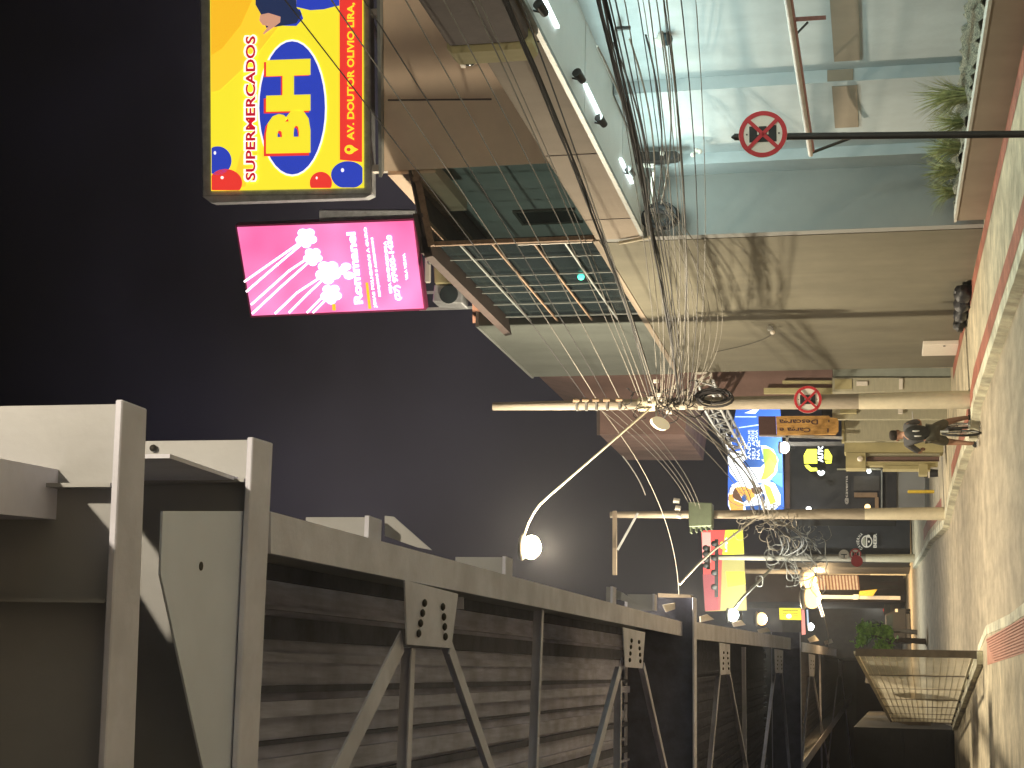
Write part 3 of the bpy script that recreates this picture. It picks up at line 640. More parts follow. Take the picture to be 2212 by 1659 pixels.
pshape(((562, 32), (580, 28), (606, 36), (605, 48), (592, 58), (570, 74), (568, 72), (580, 56), (567, 54), (560, 44)), bp_, .030, 'y_skin', 'pointing_hand', bb, .003)
for Y in (30, 366, -100):
    a = bp_(798, Y, -.15); b_ = Vector((a.x, a.y, zt-.7)); MB().bar(a, b_, .12, .12).build('leg', MT['sign_white'], bb)
a, b_ = bp_(800, 40, -.4), bp_(820, 190, -.4)
MB().bar(a, b_+Vector((0, .6, -.2)), .06, .06).build('brace', MT['galv'], bb)
# ================================================================== CAMERAS AND SPOTLIGHTS ON THE MARQUEE
def cctv(p, label, s=1, mt_='sign_white', arm=(0, .0, .25)):
    t_ = thing('security_camera', p, label, 'security camera'); p = Vector(p)
    MB().tube([p, p+Vector((0, -.16*s, 0)), p+Vector((-.02*s, -.2*s, -.05*s))], .028*s, 8).build('bracket', MT[mt_], t_)
    h = MB().ball(p+Vector((-.02*s, -.2*s, -.13*s)), .085*s).build('dome', MT['dark_glass'], t_)
    MB().disc(p+Vector((-.02*s, -.2*s, -.09*s)), (0, 0, 1), .095*s, .06*s, 16).build('cap', MT[mt_], h)
cctv(uw(1000, 140, .02), 'white dome camera on the brown upper wall below the big billboard', 1.25)
cctv(gx(1422, 96, 8.3), 'white dome camera on the cold lit recessed wall', 1.0)
def spot(X, Y, label):
    p = gz(X, Y, ZS-.02); t_ = thing('spotlight', p, label, 'spotlight', 'small spotlights along the marquee edge')
    MB().tube([p+Vector((.0, 0, .04)), p+Vector((-.03, 0, -.05))], .012, 6).build('stem', MT['black_paint'], t_)
    MB().tube([p+Vector((-.02, .06, -.08)), p+Vector((.03, -.1, -.03))], [.045, .06], 12).build('head', MT['black_paint'], t_)
spot(1160, 22, 'black spotlight nearest the top of the picture on the marquee edge'); spot(1243, 168, 'black spotlight on the marquee edge, second from the lit tube')
spot(1291, 264, 'black spotlight midway along the marquee edge'); spot(1354, 373, 'black spotlight near the far end of the marquee edge')
t_ = thing('wall_bracket', gx(1350, 60, 7.98), 'dark angled steel bracket on the cold lit wall below the soffit', 'bracket')
a, b_, c = gx(1330, 92, 8.2), gx(1331, 62, 8.2), gx(1362, 60, 8.2); MB().bar(a, b_, .04, .04).bar(b_, c, .04, .04).build('angle_bar', MT['black_paint'], t_)
# cable rack hanging in the recess by the pilaster
t_ = thing('meter_rack', gx(1470, 335, 7.4), 'dark clutter of junction boxes and white insulators hung under the far end of the soffit', 'junction box')
q = [gy(*p, 23.3) for p in ((1372, 328), (1460, 326), (1470, 334), (1462, 342), (1440, 345), (1374, 350))]
MB().prism(q, (0, .2, 0)).build('box_row', MT['black_paint'], t_)
for X, Y in ((1497, 334), (1505, 325), (1512, 327), (1430, 331)): MB().ball(gy(X, Y, 23.2), .04).build('insulator', MT['sign_white'], t_)
MB().bar(gy(1380, 357, 23.2), gy(1412, 358, 23.2), .05, .04).build('white_tube', MT['sign_white'], t_)
MB().bar(gy(1410, 370, 23.4), gy(1409, 442, 24.0), .05, .05).build('white_arm', MT['sign_white'], t_)
random.seed(5)
def coil(c, r, n, name, label, mt_='black_cable', w=.018, ax=(1, 0, .2), sq=1.0, tilt=.15):
    m = MB(); c = Vector(c)
    for k in range(n):
        o_ = Vector((random.uniform(-.04, .04), random.uniform(-.05, .05), random.uniform(-.06, .06))); rr = r*random.uniform(.7, 1.15); t0 = random.uniform(-tilt, tilt)
        m.tube([c+o_+Vector((rr*math.cos(a), rr*t0*math.sin(a*2), rr*sq*math.sin(a))) for a in [i*.35 for i in range(19)]], w, 5, False)
    return tag(m.build(name, MT[mt_]), label, 'cable coil')
coil(gy(1425, 470, 24.0), .17, 12, 'cable_coil', 'black cable coil hanging at the far end of the marquee', sq=1.3, w=.022)
# ================================================================== SIGNS
def no_stop(c, r, label, pole=None, top=None):
    t_ = thing('no_stopping_sign', (c.x, c.y, .146), label, 'road sign')
    n = Vector((-.05, -1, 0)).normalized(); xa = Vector((1, -.05, 0)).normalized()
    pl = lambda u, v, o: c+xa*u*r+Vector((0, 0, v*r))+n*o
    MB().disc(c, n, r, .004, 48).build('plate', MT['sign_white'], t_)
    rg = MB()
    for k in range(48):
        a, b = 2*math.pi*k/48, 2*math.pi*(k+1)/48
        rg.prism([pl(.99*math.cos(a), .99*math.sin(a), .007), pl(.99*math.cos(b), .99*math.sin(b), .007), pl(.80*math.cos(b), .80*math.sin(b), .007), pl(.80*math.cos(a), .80*math.sin(a), .007)], n*.003)
    rg.build('red_ring', MT['red_paint'], t_)
    text('E', pl(-.34, -.56, .006), xa*.70*r, Vector((0, 0, 1.12*r)), 'sign_black', t_, 'letter', ext=.003, bold=.075)
    for s in (1, -1):
        d = Vector((math.cos(R(45)), math.sin(R(45))*s)); w = Vector((-d.y, d.x))*.078
        MB().prism([pl(*(d*.84+w), .013), pl(*(d*.84-w), .013), pl(*(-d*.84-w), .013), pl(*(-d*.84+w), .013)], n*.003).build('red_bar', MT['red_paint'], t_)
    for s in (1, -1): MB().disc(pl(0, .66*s, .012), n, .009, .004, 10).build('bolt', MT['bolt'], t_)
    return t_
c = gy(1648, 290, 16.2); s1 = no_stop(c, .25, 'nearest round red and white no stopping sign on a dark pole by the planter')
cb_ = c+Vector((0, .04, 0)); bx = gy(2212, 288.5, 16.2)
MB().tube([(bx.x-.0, bx.y+.04, .1), (cb_.x, cb_.y, c.z+.3)], .037, 14).build('pole', MT['black_paint'], s1)
MB().tube([(cb_.x, cb_.y, c.z+.295), (cb_.x, cb_.y, c.z+.33)], [.037, .008], 12).build('pole_cap', MT['black_paint'], s1)
c = gy(1745, 863, 28.75); s2 = no_stop(c, .245, 'round red and white no stopping sign strapped to the painted concrete pole behind the cyclist')
MB().box((c.x-.03, c.y+.005, c.z-.12), (c.x+.03, c.y+.3, c.z+.12)).build('strap', MT['metal'], s2)
# ================================================================== POLES AND STREET LAMPS
def util_pole(name, base, top_z, r0, r1, label, paint=None, lean=0):
    t_ = thing(name, base, label, 'utility pole', 'concrete utility poles'); b = Vector(base)
    if paint:
        rp = r0+(r1-r0)*(paint-b.z)/(top_z-b.z)
        MB().tube([b, (b.x+lean*(paint-b.z), b.y, paint)], [r0, rp], 20).build('painted_base', MT['pole_paint'], t_)
        MB().tube([(b.x+lean*(paint-b.z), b.y, paint), (b.x+lean*(top_z-b.z), b.y, top_z)], [rp-.006, r1], 18).build('shaft', MT['pole_concrete'], t_)
    else: MB().tube([b, (b.x+lean*(top_z-b.z), b.y, top_z)], [r0, r1], 18).build('shaft', MT['pole_concrete'], t_)
    return t_
def ZP(X, Y, y): return gy(X, Y, y).z
p1 = gz(2096, 861, .146); p1 = Vector((p1.x, 29.2, .146))
t1 = gy(1065, 878, 29.2)
u1 = util_pole('utility_pole', p1, t1.z, .165, .075, 'concrete utility pole with cream painted base next to the cyclist', ZP(1855, 862, 29.2), (t1.x-p1.x)/(t1.z-p1.z))
def U1(X): q = gy(X, 870, 29.2); return Vector((p1.x+(t1.x-p1.x)*(q.z-p1.z)/(t1.z-p1.z), 29.2, q.z))
for X in (1248, 1268, 1290, 1313, 1340):
    q = U1(X); MB().box(q-Vector((.11, .12, .02)), q+Vector((.10, .0, .02))).build('insulator_bracket', MT['metal'], u1)
    MB().tube([q+Vector((.07, -.14, .06)), q+Vector((.07, -.14, -.06))], [.04, .03], 8).build('insulator', MT['wood'], u1)
q = U1(1405); MB().tube([q+Vector((0, 0, -.12)), q+Vector((0, 0, .22))], .13, 14).build('clamp_band', MT['pole_paint'], u1)
# tangle of splices on the pole
random.seed(21)
for k in range(9):
    a = U1(1440)+Vector((random.uniform(-.3, .4), random.uniform(-.35, -.1), random.uniform(-.7, .3)))
    tag(MB().box(a-Vector((.03, .02, .05)), a+Vector((.03, .02, .05))).build('splice_box', MT['sign_white']), 'small pale splice box hung in the cable tangle on the painted pole', 'splice box', 'splice boxes in the cable tangle')
coil(U1(1545)+Vector((.07, -.22, 0)), .13, 10, 'cable_coil', 'long black cable coil hanging on the painted pole above the no stopping sign', sq=2.3, w=.016)
def loops(c, ex, n, r, w, mt_, label, seed):
    random.seed(seed); m = MB(); c = Vector(c)
    for k in range(n):
        o_ = c+Vector((random.gauss(0, ex[0]), random.gauss(0, ex[1]), random.gauss(0, ex[2]))); rr = r*random.uniform(.35, 1.2); a0_ = random.uniform(0, 6.28); sw = random.uniform(2.2, 6.2); yw = random.uniform(-.6, .6); sq = random.uniform(.5, 1.3)
        m.tube([o_+Vector((rr*math.cos(a0_+sw*i/14), rr*yw*math.sin(a0_+sw*i/14), rr*sq*math.sin(a0_+sw*i/14)+.12*rr*math.sin(i*1.3))) for i in range(15)], w*random.uniform(.6, 1.3), 5)
    return tag(m.build('cable_tangle', MT[mt_]), label, 'cable tangle')
def luminaire(p, d, label, power, on=True, size=1.0, gl='g_lamp', arm=None, armname='lamp_arm', col=WARM, rad=.11, mount=None):
    t_ = thing('street_lamp', p, label, 'street lamp'); p = Vector(p); d = Vector(d).normalized()
    MB().ball(p+Vector((0, 0, .08*size)), .15*size, sx=1.3, sy=.8, sz=.4).build('housing', MT['lamp_shell'], t_)
    MB().ball(p-Vector((0, 0, .05*size)), .17*size, sx=1.0, sy=1.0, sz=.8).build('lamp_bowl', MT[gl if on else 'lamp_cream'], t_)
    if arm: MB().tube(arm, .022, 8).build('arm', MT['pole_paint'], t_)
    if on: light('lamp_glow', 'POINT', p-Vector((0, 0, .215*size)), power, col, t_, shadow_soft_size=rad)
    return t_
LA = gy(1140, 1182, 28.0)
a0 = U1(1408)+Vector((-.08, -.1, 0)); am = gy(1185, 1072, 28.35)
luminaire(LA, (-1, 0, 0), 'brightly lit street lamp on a long slanting arm in front of the night sky', P_LAMP, arm=[a0, a0.lerp(am, .5), am]+[am.lerp(am+(am-a0)*.16, t*2)*(1-t)+LA.lerp(am, 1-t)*t+Vector((0, 0, .12*t)) for t in (.25, .45, .65, .85)]+[LA+Vector((.05, 0, .12))], size=1.25)
t_ = thing('lamp_reflector', gy(1428, 914, 28.8), 'cream oval lamp shade on a short arm beside the painted pole', 'lamp shade'); q = gy(1428, 914, 28.75)
nrm = Vector((-.2, -1, -.55)).normalized()
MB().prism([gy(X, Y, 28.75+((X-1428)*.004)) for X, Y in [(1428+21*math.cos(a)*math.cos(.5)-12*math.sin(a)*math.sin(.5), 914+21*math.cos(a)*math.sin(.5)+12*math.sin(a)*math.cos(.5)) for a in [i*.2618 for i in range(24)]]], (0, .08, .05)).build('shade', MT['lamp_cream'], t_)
MB().tube([U1(1417)+Vector((-.05, -.1, 0)), gy(1419, 902, 28.8)], .018, 6).build('stem', MT['metal'], t_)
loops(U1(1455)+Vector((.02, -.15, 0)), (.13, .1, .38), 34, .16, .010, 'black_cable', 'dense tangle of cable splices around the painted pole by the cyclist', 21)
# near lamp of the same row, behind the camera
u0 = util_pole('utility_pole', (6.2, 4.2, .146), 8.8, .165, .08, 'concrete utility pole behind the viewer', 1.9)
luminaire((3.3, 2.0, 8.1), (-1, 0, 0), 'street lamp over the road above the viewer', P_NEAR, arm=[(6.1, 4.1, 6.2), (4.6, 2.9, 7.4), (3.35, 2.0, 8.2)])
# second pole with crossarm and green transformer
p2 = Vector((gz(2040, 1110, .146).x, 41.4, .146)); t2 = gy(1318, 1112, 41.4)
u2 = util_pole('utility_pole', p2, t2.z, .165, .08, 'second concrete pole down the street with a side arm and a green transformer', ZP(1868, 1110, 41.4), (t2.x-p2.x)/(t2.z-p2.z))
a, b_ = gy(1328, 1104, 41.2), gy(1328, 1242, 41.2); MB().bar(a, b_, .13, .10).build('crossarm', MT['beige_fascia'], u2)
MB().bar(gy(1378, 1108, 41.1), gy(1334, 1188, 41.1), .05, .05).build('crossarm_brace', MT['galv'], u2)
tf = thing('transformer', gy(1512, 1110, 41), 'green transformer box on the second pole', 'transformer')
q = [gy(*p, 40.8) for p in ((1487, 1084), (1538, 1086), (1538, 1136), (1488, 1138))]; MB().prism(q, (0, .5, 0)).build('tank', MT['green_box'], tf, bevel=.015)
for k in range(5):
    X0 = 1490+k*11; MB().prism([gy(X0, 1138, 40.85), gy(X0+3, 1138, 40.85), gy(X0+3, 1150-2*k, 40.85), gy(X0, 1150-2*k, 40.85)], (0, .4, 0)).build('cooling_fin', MT['green_box'], tf)
for k in range(3): MB().tube([gy(1455+4*k, 1081+k*16, 41), gy(1468+2*k, 1083+k*16, 41)], .07, 8).build('bushing', MT['sign_white'], tf)
la2 = gy(1468, 1262, 40.5)
MB().tube([gy(1632, 1120, 41.2), gy(1540, 1190, 41), gy(1505, 1222, 40.8), la2], .03, 8).build('lamp_arm', MT['lamp_shell'], u2)
luminaire(la2+Vector((-.5, 0, .0)), (-1, 0, 0), 'street lamp on the second pole partly hidden by the viaduct', 1700, size=.7)
loops(gy(1648, 1116, 41.1), (.28, .15, .35), 34, .24, .010, 'grey_cable', 'pale tangle of cable loops on the second pole', 9)
# third and fourth poles
p3 = Vector((gy(1970, 1206, 75).x, 75, .146)); t3 = gy(1535, 1204, 75)
u3 = util_pole('utility_pole', p3, t3.z, .19, .12, 'third pole, dark above and pale below, in front of the red and yellow billboard', ZP(1870, 1204, 75))
p4 = Vector((gy(1947, 1236, 98).x, 98, .146)); t4 = gy(1560, 1236, 98)
u4 = util_pole('utility_pole', p4, t4.z, .2, .14, 'fourth pole farthest down the right pavement', ZP(1880, 1236, 98))
for u_, X, Ya, Yb, y in ((u3, 1530, 1180, 1230, 75), (u3, 1548, 1165, 1290, 74.8), (u4, 1558, 1214, 1300, 97), (u4, 1572, 1200, 1310, 97)):
    MB().bar(gy(X, Ya, y), gy(X, Yb, y), .18, .16).build('crossarm', MT['black_paint'], u_)
    for k in range(4):
        q = gy(X-6, Ya+(Yb-Ya)*(k+.3)/4, y-.1); MB().ball(q, .14).build('insulator', MT['dark_shop2'], u_)
MB().tube([gy(1672, 1222, 75), gy(1640, 1255, 74), gy(1605, 1290, 73), gy(1588, 1312, 73), gy(1582, 1326, 73)], .06, 8).build('lamp_arm', MT['lamp_shell'], u3)
luminaire(gy(1579, 1329, 73), (0, 0, 0), 'small white lit street lamp on the third pole arm', 2600, gl='g_white', size=1.7, col=(.95, 1, .9), rad=.2)
luminaire(gy(1641, 1337, 95), (0, 0, 0), 'small warm lit lamp above the viaduct girder, right of the white one', 1200, gl='g_lamp_far', size=2.2, rad=.2)
luminaire(gy(1747, 1291, 92), (0, 0, 0), 'big orange glowing street lamp low over the far road', 1700, gl='g_lamp_far', size=3.6, col=(1, .68, .33), rad=.3)
luminaire(gy(1742, 1252, 96), (0, 0, 0), 'orange glowing lamp over the striped awning', 900, gl='g_lamp_far', size=3.0, col=(1, .68, .33), rad=.3)
luminaire(gy(1749, 1354, 120), (0, 0, 0), 'tiny cold white lamp far down the street', 300, gl='g_white', size=1.6, col=(.9, 1, 1))
luminaire(gy(1691, 967, 47), (0, 0, 0), 'white floodlight at the foot of the blue food billboard', 260, gl='g_white', size=1.0, col=(1, .97, .85))
loops(gy(1712, 1190, 74), (.7, .3, .9), 46, .55, .020, 'grey_cable', 'loose tangle of cable loops around the third pole', 13)
# ================================================================== CABLES
random.seed(17)
def cable(a, b, sag, r, mt_='grey_cable', label='', n=18, ctrl=None, name='overhead_cable', r0=None):
    a, b = Vector(a), Vector(b); P_ = [a.lerp(b, i/n)-Vector((0, 0, sag*4*(i/n)*(1-i/n))) for i in range(n+1)]
    mb = MB().tube([p-a for p in P_], r if r0 is None else [r0+(r-r0)*min(1, 2.2*i/n) for i in range(n+1)], 6); o = mb.build(name, MT[mt_]); o.location = a
    return tag(o, label, 'cable', 'overhead cables between the poles')
def toward(pa, X, Y, z, y_end=4.2):
    q = gx(X, Y, 6.05+(z-5)*.12); d = q-pa; return pa+d*((y_end-pa.y)/d.y)
names = ['thin power line crossing the big billboard', 'power line passing below the first one across the billboard corner', 'third power line running from the pole insulators over the brown upper wall', 'lowest of the separate power lines above the marquee']
for i, (X1, Xe) in enumerate(((1268, 590), (1290, 690), (1313, 760), (1340, 850))):
    a = U1(X1)+Vector((.1, -.14, 0)); e_ = toward(a, Xe, 0, a.z+.15); cable(a, e_, .12, .007, 'grey_cable' if i % 2 else 'black_cable', names[i])
    cable(a, gy(1487+i*9, 1086+i*6, 41.2), .25, .006, 'grey_cable', 'thin power line continuing from the painted pole to the green transformer')
# thick black bundles over the marquee: each is a rope of twisted strands
def rope(a, b, sag, R0, n, lab, r=.009):
    a, b = Vector(a), Vector(b); mb = MB(); M_ = 60
    for k in range(n):
        ph = random.uniform(0, 6.28); w = random.uniform(.4, 1.1); P_ = []
        for i in range(M_+1):
            f = i/M_; p = a.lerp(b, f)-a-Vector((0, 0, sag*4*f*(1-f))); rr = R0*min(1, .25+2*f)*w; an = ph+f*random.choice((9, 9.3))+.5*math.sin(f*31+ph)
            P_.append(p+Vector((rr*math.cos(an), 0, rr*math.sin(an)-.02*w*math.sin(f*3.14)**2)))
        mb.tube(P_, r*random.uniform(.7, 1.3), 5)
    o = mb.build('cable_bundle', MT['black_cable']); o.location = a; return tag(o, lab, 'cable bundle')
for X1, Xe, z, R0, n_, lab in ((1425, 1045, 6.2, .035, 8, 'thick black cable bundle crossing the brown marquee face'), (1470, 1250, 5.7, .04, 10, 'thickest black cable bundle running under the soffit edge')):
    a = U1(X1)+Vector((-.02, -.16, 0)); rope(a, toward(a, Xe, 0, z), .2, R0, n_, lab)
for X1, Xe, z, lab in ((1410, 1070, 6.1, 'single black cable beside the marquee bundle'), (1480, 1275, 5.5, 'single black cable just below the thickest bundle'), (1476, 1262, 5.5, 'single black cable twisted along the thickest bundle')):
    a = U1(X1)+Vector((-.02, -.16, 0)); cable(a, toward(a, Xe, 0, z), .24, .008, 'black_cable', lab)
def many(k0, n, Xa, Xb, Xea, Xeb, za, zb2, sg, r, mt_, lab, y_end=4.2):
    for k in range(n):
        f = (k+random.uniform(.1, .9))/n; a = U1(Xa+(Xb-Xa)*f)+Vector((random.uniform(-.1, .15), -.15, 0))
        z = za+(zb2-za)*f; cable(a, toward(a, Xea+(Xeb-Xea)*f, 0, z), random.uniform(*sg), r*random.uniform(.7, 1.3), mt_, lab)
many(0, 5, 1380, 1430, 900, 1120, 6.6, 6.1, (.1, .3), .006, 'grey_cable', 'thin pale telephone wire slanting over the brown marquee')
many(0, 9, 1420, 1500, 1235, 1420, 5.9, 5.4, (.2, .55), .0055, 'grey_cable', 'pale telephone wire fanning out from the painted pole towards the soffit')
many(0, 3, 1430, 1500, 1250, 1400, 5.8, 5.3, (.2, .5), .006, 'black_cable', 'thin black wire against the cold lit wall')
# deeper drooping wires ending at the corner of the marquee
for k in range(12):
    a = U1(1430+6*k)+Vector((random.uniform(-.1, .15), -.15, 0)); b = gx(1392+k*4.5, 440+random.uniform(-60, 30), 6.9)
    cable(a, b, .04+.055*k+random.uniform(0, .05), .005+.003*(k % 4 == 0), 'grey_cable', 'slack pale wire drooping in front of the beige wall')
for k in range(5):   # lower fan against the recessed wall
    a = gx(1392+k*9, 440, 6.9); b = gx(1290+k*35, 100-8*k, 7.2); cable(a, b, .12, .012, 'black_cable' if k % 2 else 'grey_cable', 'short black wire between the marquee corner and the lit wall')
cable(gx(1545, 760, 6.98), gx(1660, 700, 6.98), .5, .006, 'black_cable', 'thin wire loop hanging flat against the beige wall')
for k in range(9):   # onward from the painted pole to the tangle on the second pole
    a = U1(1430+10*k)+Vector((-.1, -.05, 0)); b = gy(1640+random.uniform(-12, 22), 1108+random.uniform(-6, 10), 41.1)
    cable(a, b, random.uniform(.05, .5), random.choice((.007, .010, .014)), random.choice(('grey_cable', 'black_cable', 'grey_cable')), 'cable running on from the painted pole to the second pole')
for k in range(6):
    a = gy(1645+random.uniform(-15, 20), 1112, 41.1); b = gy(1700+random.uniform(-20, 30), 1200, 74.5)
    cable(a, b, random.uniform(.3, .9), .016, 'grey_cable', 'cable between the second and the third pole')
cable(gy(1345, 985, 34), gy(1394, 1069, 40), .05, .012, 'grey_cable', 'steel stay wire crossing the sky above the second pole'); a = U1(1300)
cable(U1(1290), gy(1467, 1285, zb(1495, 1300).y-.3), .35, .008, 'grey_cable', 'long pale stay wire from the painted pole down to the viaduct end box')
cable(gy(1750, 1270, 90), gy(1790, 1402, 110), .3, .03, 'grey_cable', 'thin wire near the orange lamps')
# ================================================================== LOWER SHOPS beyond the beige wall
sh = thing('shuttered_shop', (7.6, 38, .146), 'low shop front with pale pillars and closed roller shutters behind the painted pole', 'building')
def fq(x0, Y0, x1, Y1, y, mt_, name, par, d=.1, yy=0):
    q = [gy(x0, Y0, y), gy(x1, Y0, y), gy(x1, Y1, y), gy(x0, Y1, y)]; return MB().prism(q, (0, d, 0)).build(name, MT[mt_], par)
YS = 36.2
def zc(q): return q
fq(1799, 795, 2058, 815, YS, 'shutter_blue', 'shutter', sh)
fq(1500, 797, 1798, 862, YS+.8, 'pink_wall', 'upper_wall', sh, .3)
fq(1650, 838, 1800, 850, YS+.5, 'cream_wall', 'trim', sh)
fq(1690, 822, 1798, 828, YS+.6, 'cream_wall', 'trim', sh)
fq(1798, 816, 2056, 846, YS-.1, 'shutter', 'pillar', sh, .3)
fq(1803, 819, 1840, 840, YS-.14, 'cream_wall', 'roller_box', sh, .1); fq(1942, 818, 1950, 840, YS-.16, 'sign_white', 'rail', sh, .1); fq(1850, 824, 1874, 833, YS-.16, 'sign_white', 'notice', sh, .03)
fq(1798, 847, 2052, 905, YS+2.3, 'shutter', 'shutter', sh, .2)
fq(1815, 862, 1850, 892, YS+2.1, 'cream_wall', 'roller_box', sh, .2); fq(1940, 880, 1950, 893, YS+2.1, 'sign_white', 'rail', sh, .1)
fq(1825, 894, 2042, 953, YS+3.0, 'shutter', 'shutter', sh, .2)
fq(1818, 893, 1824, 955, YS+2.9, 'cream_wall', 'trim', sh, .2)
fq(1775, 880, 1817, 900, YS+2.6, 'dark_shop', 'opening', sh, .1)
cw = thing('cream_kiosk', gy(2036, 980, 39.6), 'yellowish cream rendered corner wall with a narrow doorway left of the cyclist', 'building')
fq(1824, 953, 2038, 977, 39.5, 'cream_wall', 'wall', cw, .6); fq(1827, 978, 1870, 1011, 39.5, 'cream_wall', 'wall', cw, .6)
fq(1871, 978, 2030, 984, 39.7, 'shutter', 'door_jamb', cw, .3); fq(1872, 985, 2029, 996, 39.9, 'pink_wall', 'door', cw, .1); fq(1871, 997, 2026, 1006, 39.6, 'cream_wall', 'door_jamb', cw, .3)
fq(1907, 1006, 2010, 1013, 39.5, 'cream_wall', 'wall', cw, .5)
MB().ball(gy(1858, 991, 39.4), .07).build('wall_lamp', MT['sign_white'], cw)
fq(1985, 1003, 2004, 1025, 39.3, 'cream_wall', 'ledge', cw, .4)
for (a, b, lab) in (((2006, 1018), (2026, 1026), 'black and white shoe pair left by the cream wall'),):
    q = gz(2026, 1022, .146); t_ = thing('litter_bin', q, 'small dark bin with a white band at the foot of the cream wall', 'bin')
    MB().tube([q, q+Vector((0, 0, .36))], [.10, .13], 12).build('bin_body', MT['dark_shop'], t_); MB().tube([q+Vector((0, 0, .22)), q+Vector((0, 0, .26))], .135, 12).build('band', MT['sign_white'], t_)
# pink upper building behind the first pole
pbx = thing('brick_building', gy(1480, 900, 43.5), 'dull reddish upper storey behind the top of the painted pole', 'building')
q = [gy(*p, 43.5) for p in ((1294, 938), (1478, 938), (1498, 800), (1150, 800), (1232, 818), (1259, 853), (1292, 875))]
MB().prism(q, (0, 5, 0)).build('wall', MT['pink_wall'], pbx)
MB().prism([p+Vector((0, -.08, 0)) for p in [gy(*c, 43.5) for c in ((1290, 940), (1296, 940), (1296, 875), (1290, 875))]], (0, .1, 0)).build('trim', MT['brown_roof'], pbx)
# lattice truss carrying the food billboard
tr = thing('lattice_truss', gx(1530, 850, 6.9), 'pale lattice truss arm running behind the painted pole to the blue billboard', 'truss')
P0 = [gx(1503, 822, 6.8), gx(1540, 822, 6.8)]; P1 = [gx(1584, 968, 6.8), gx(1612, 968, 6.8)]
for a, b in zip(P0, P1): 
    for dx in (0, -.3): MB().bar(a+Vector((dx, 0, 0)), b+Vector((dx, 0, 0)), .05, .05).build('chord', MT['galv'], tr)
nseg = 14
for k in range(nseg):
    f0, f1 = k/nseg, (k+1)/nseg
    a, b = P0[0].lerp(P1[0], f0), P0[1].lerp(P1[1], f1); 
    if k % 2: a, b = P0[1].lerp(P1[1], f0), P0[0].lerp(P1[0], f1)
    MB().bar(a, b, .03, .03).build('lattice_bar', MT['galv'], tr); MB().bar(a+Vector((-.3, 0, 0)), b+Vector((-.3, 0, 0)), .03, .03).build('lattice_bar', MT['galv'], tr)
    MB().bar(a, a+Vector((-.3, 0, 0)), .03, .03).build('lattice_bar', MT['galv'], tr)
tr2 = thing('wall_frame', gy(1520, 825, 36.3), 'small pale lattice frame fixed to the wall right of the painted pole', 'frame')
for a, b in (((1503, 806), (1536, 805)), ((1503, 806), (1503, 825)), ((1536, 805), (1536, 822)), ((1503, 825), (1536, 822)), ((1503, 825), (1518, 853)), ((1536, 822), (1550, 850)), ((1518, 853), (1550, 850)), ((1508, 822), (1533, 808)), ((1512, 835), (1540, 824)), ((1515, 850), (1546, 840))):
    MB().bar(gy(*a, 36), gy(*b, 36), .05, .05).build('bar', MT['sign_white'], tr2)
# orange hanging banner
oc = Plane((7, 38.2, 0)); os_ = thing('loading_sign', oc(1811, 919), 'tall orange loading zone sign with brown top and vertical writing', 'sign')
MB().prism([oc(*c) for c in ((1638, 899), (1675, 899), (1677, 939), (1639, 939))], (0, .12, 0)).build('top_panel', MT['brown_sign'], os_)
MB().prism([oc(*c) for c in ((1676, 899), (1790, 898), (1794, 902), (1808, 903), (1811, 908), (1811, 931), (1805, 938), (1678, 939))], (0, .12, 0)).build('panel', MT['orange_sign'], os_)
ptext('Carga e', oc, (1750, 935), (1750, 935), (1750, 935), 'brown_sign', os_) if False else None
text('Carga e', oc(1751, 921, .01), oc(1684, 921, .01)-oc(1751, 921, .01), oc(1751, 934, .01)-oc(1751, 921, .01), 'brown_sign', os_, bold=.02)
text('Descarga', oc(1767, 903, .01), oc(1683, 903, .01)-oc(1767, 903, .01), oc(1767, 917, .01)-oc(1767, 903, .01), 'brown_sign', os_, bold=.02)
pshape(((1789, 907), (1792, 907), (1792, 912), (1789, 912)), oc, .01, 'brown_sign', 'mark', os_); pshape(((1787, 925), (1790, 925), (1790, 934), (1787, 934)), oc, .01, 'brown_sign', 'mark', os_)
for a, b in (((1700, 939), (1700, 955)), ((1640, 940), (1820, 946))): MB().bar(oc(*a, -.2), oc(*b, -.2), .06, .06).build('support_bar', MT['galv'], os_)
# blue food billboard
fp = Plane((7, 48, 0)); fb = thing('food_billboard', fp(1692, 995), 'blue and white backlit food billboard with salad bowls beyond the painted pole', 'billboard')
Q = lambda X, Y: (1557.9+X*.1521, 855.7+Y*.1521)
MB().prism([fp(*c) for c in ((1573, 975), (1590, 883), (1685, 883), (1689, 960), (1693, 1096), (1687, 1103), (1578, 1103), (1572, 1092))], (0, .3, 0)).build('box', MT['b_blue'], fb)
pshape([Q(*p) for p in ((90, 860), (150, 790), (340, 770), (340, 900), (610, 900), (560, 700), (640, 705), (740, 760), (810, 900), (790, 1080), (700, 1190), (600, 1230), (420, 1250), (230, 1210), (120, 1080))], fp, .01, 'b_white', 'bowl', fb)
pshape([Q(*p) for p in ((590, 740), (680, 740), (780, 830), (800, 930), (750, 1060), (680, 1080), (620, 1040), (600, 900))], fp, .02, 'b_green', 'salad', fb)
pshape([Q(*p) for p in ((620, 960), (690, 880), (760, 960), (760, 1080), (640, 1180), (560, 1190), (600, 1080))], fp, .03, 'b_yel', 'salad_leaf', fb)
pshape([Q(*p) for p in ((340, 700), (560, 700), (570, 900), (620, 950), (560, 1010), (370, 1010), (300, 950), (345, 900))], fp, .035, 'b_navy', 'bottle', fb)
for i, s in enumerate(('ANO', 'SEU A', 'NA SE')): 
    x1 = 420+65*i; ptext(s, fp, Q(x1, 900), Q(x1, 650-10*i), Q(x1-48, 900), 'b_white', fb, off=.045)
for i, s in enumerate(('QUE', 'PEDE', 'CASA')): x1 = 420+50*i; ptext(s, fp, Q(x1, 640), Q(x1, 480), Q(x1-38, 640), 'b_white', fb, off=.045)
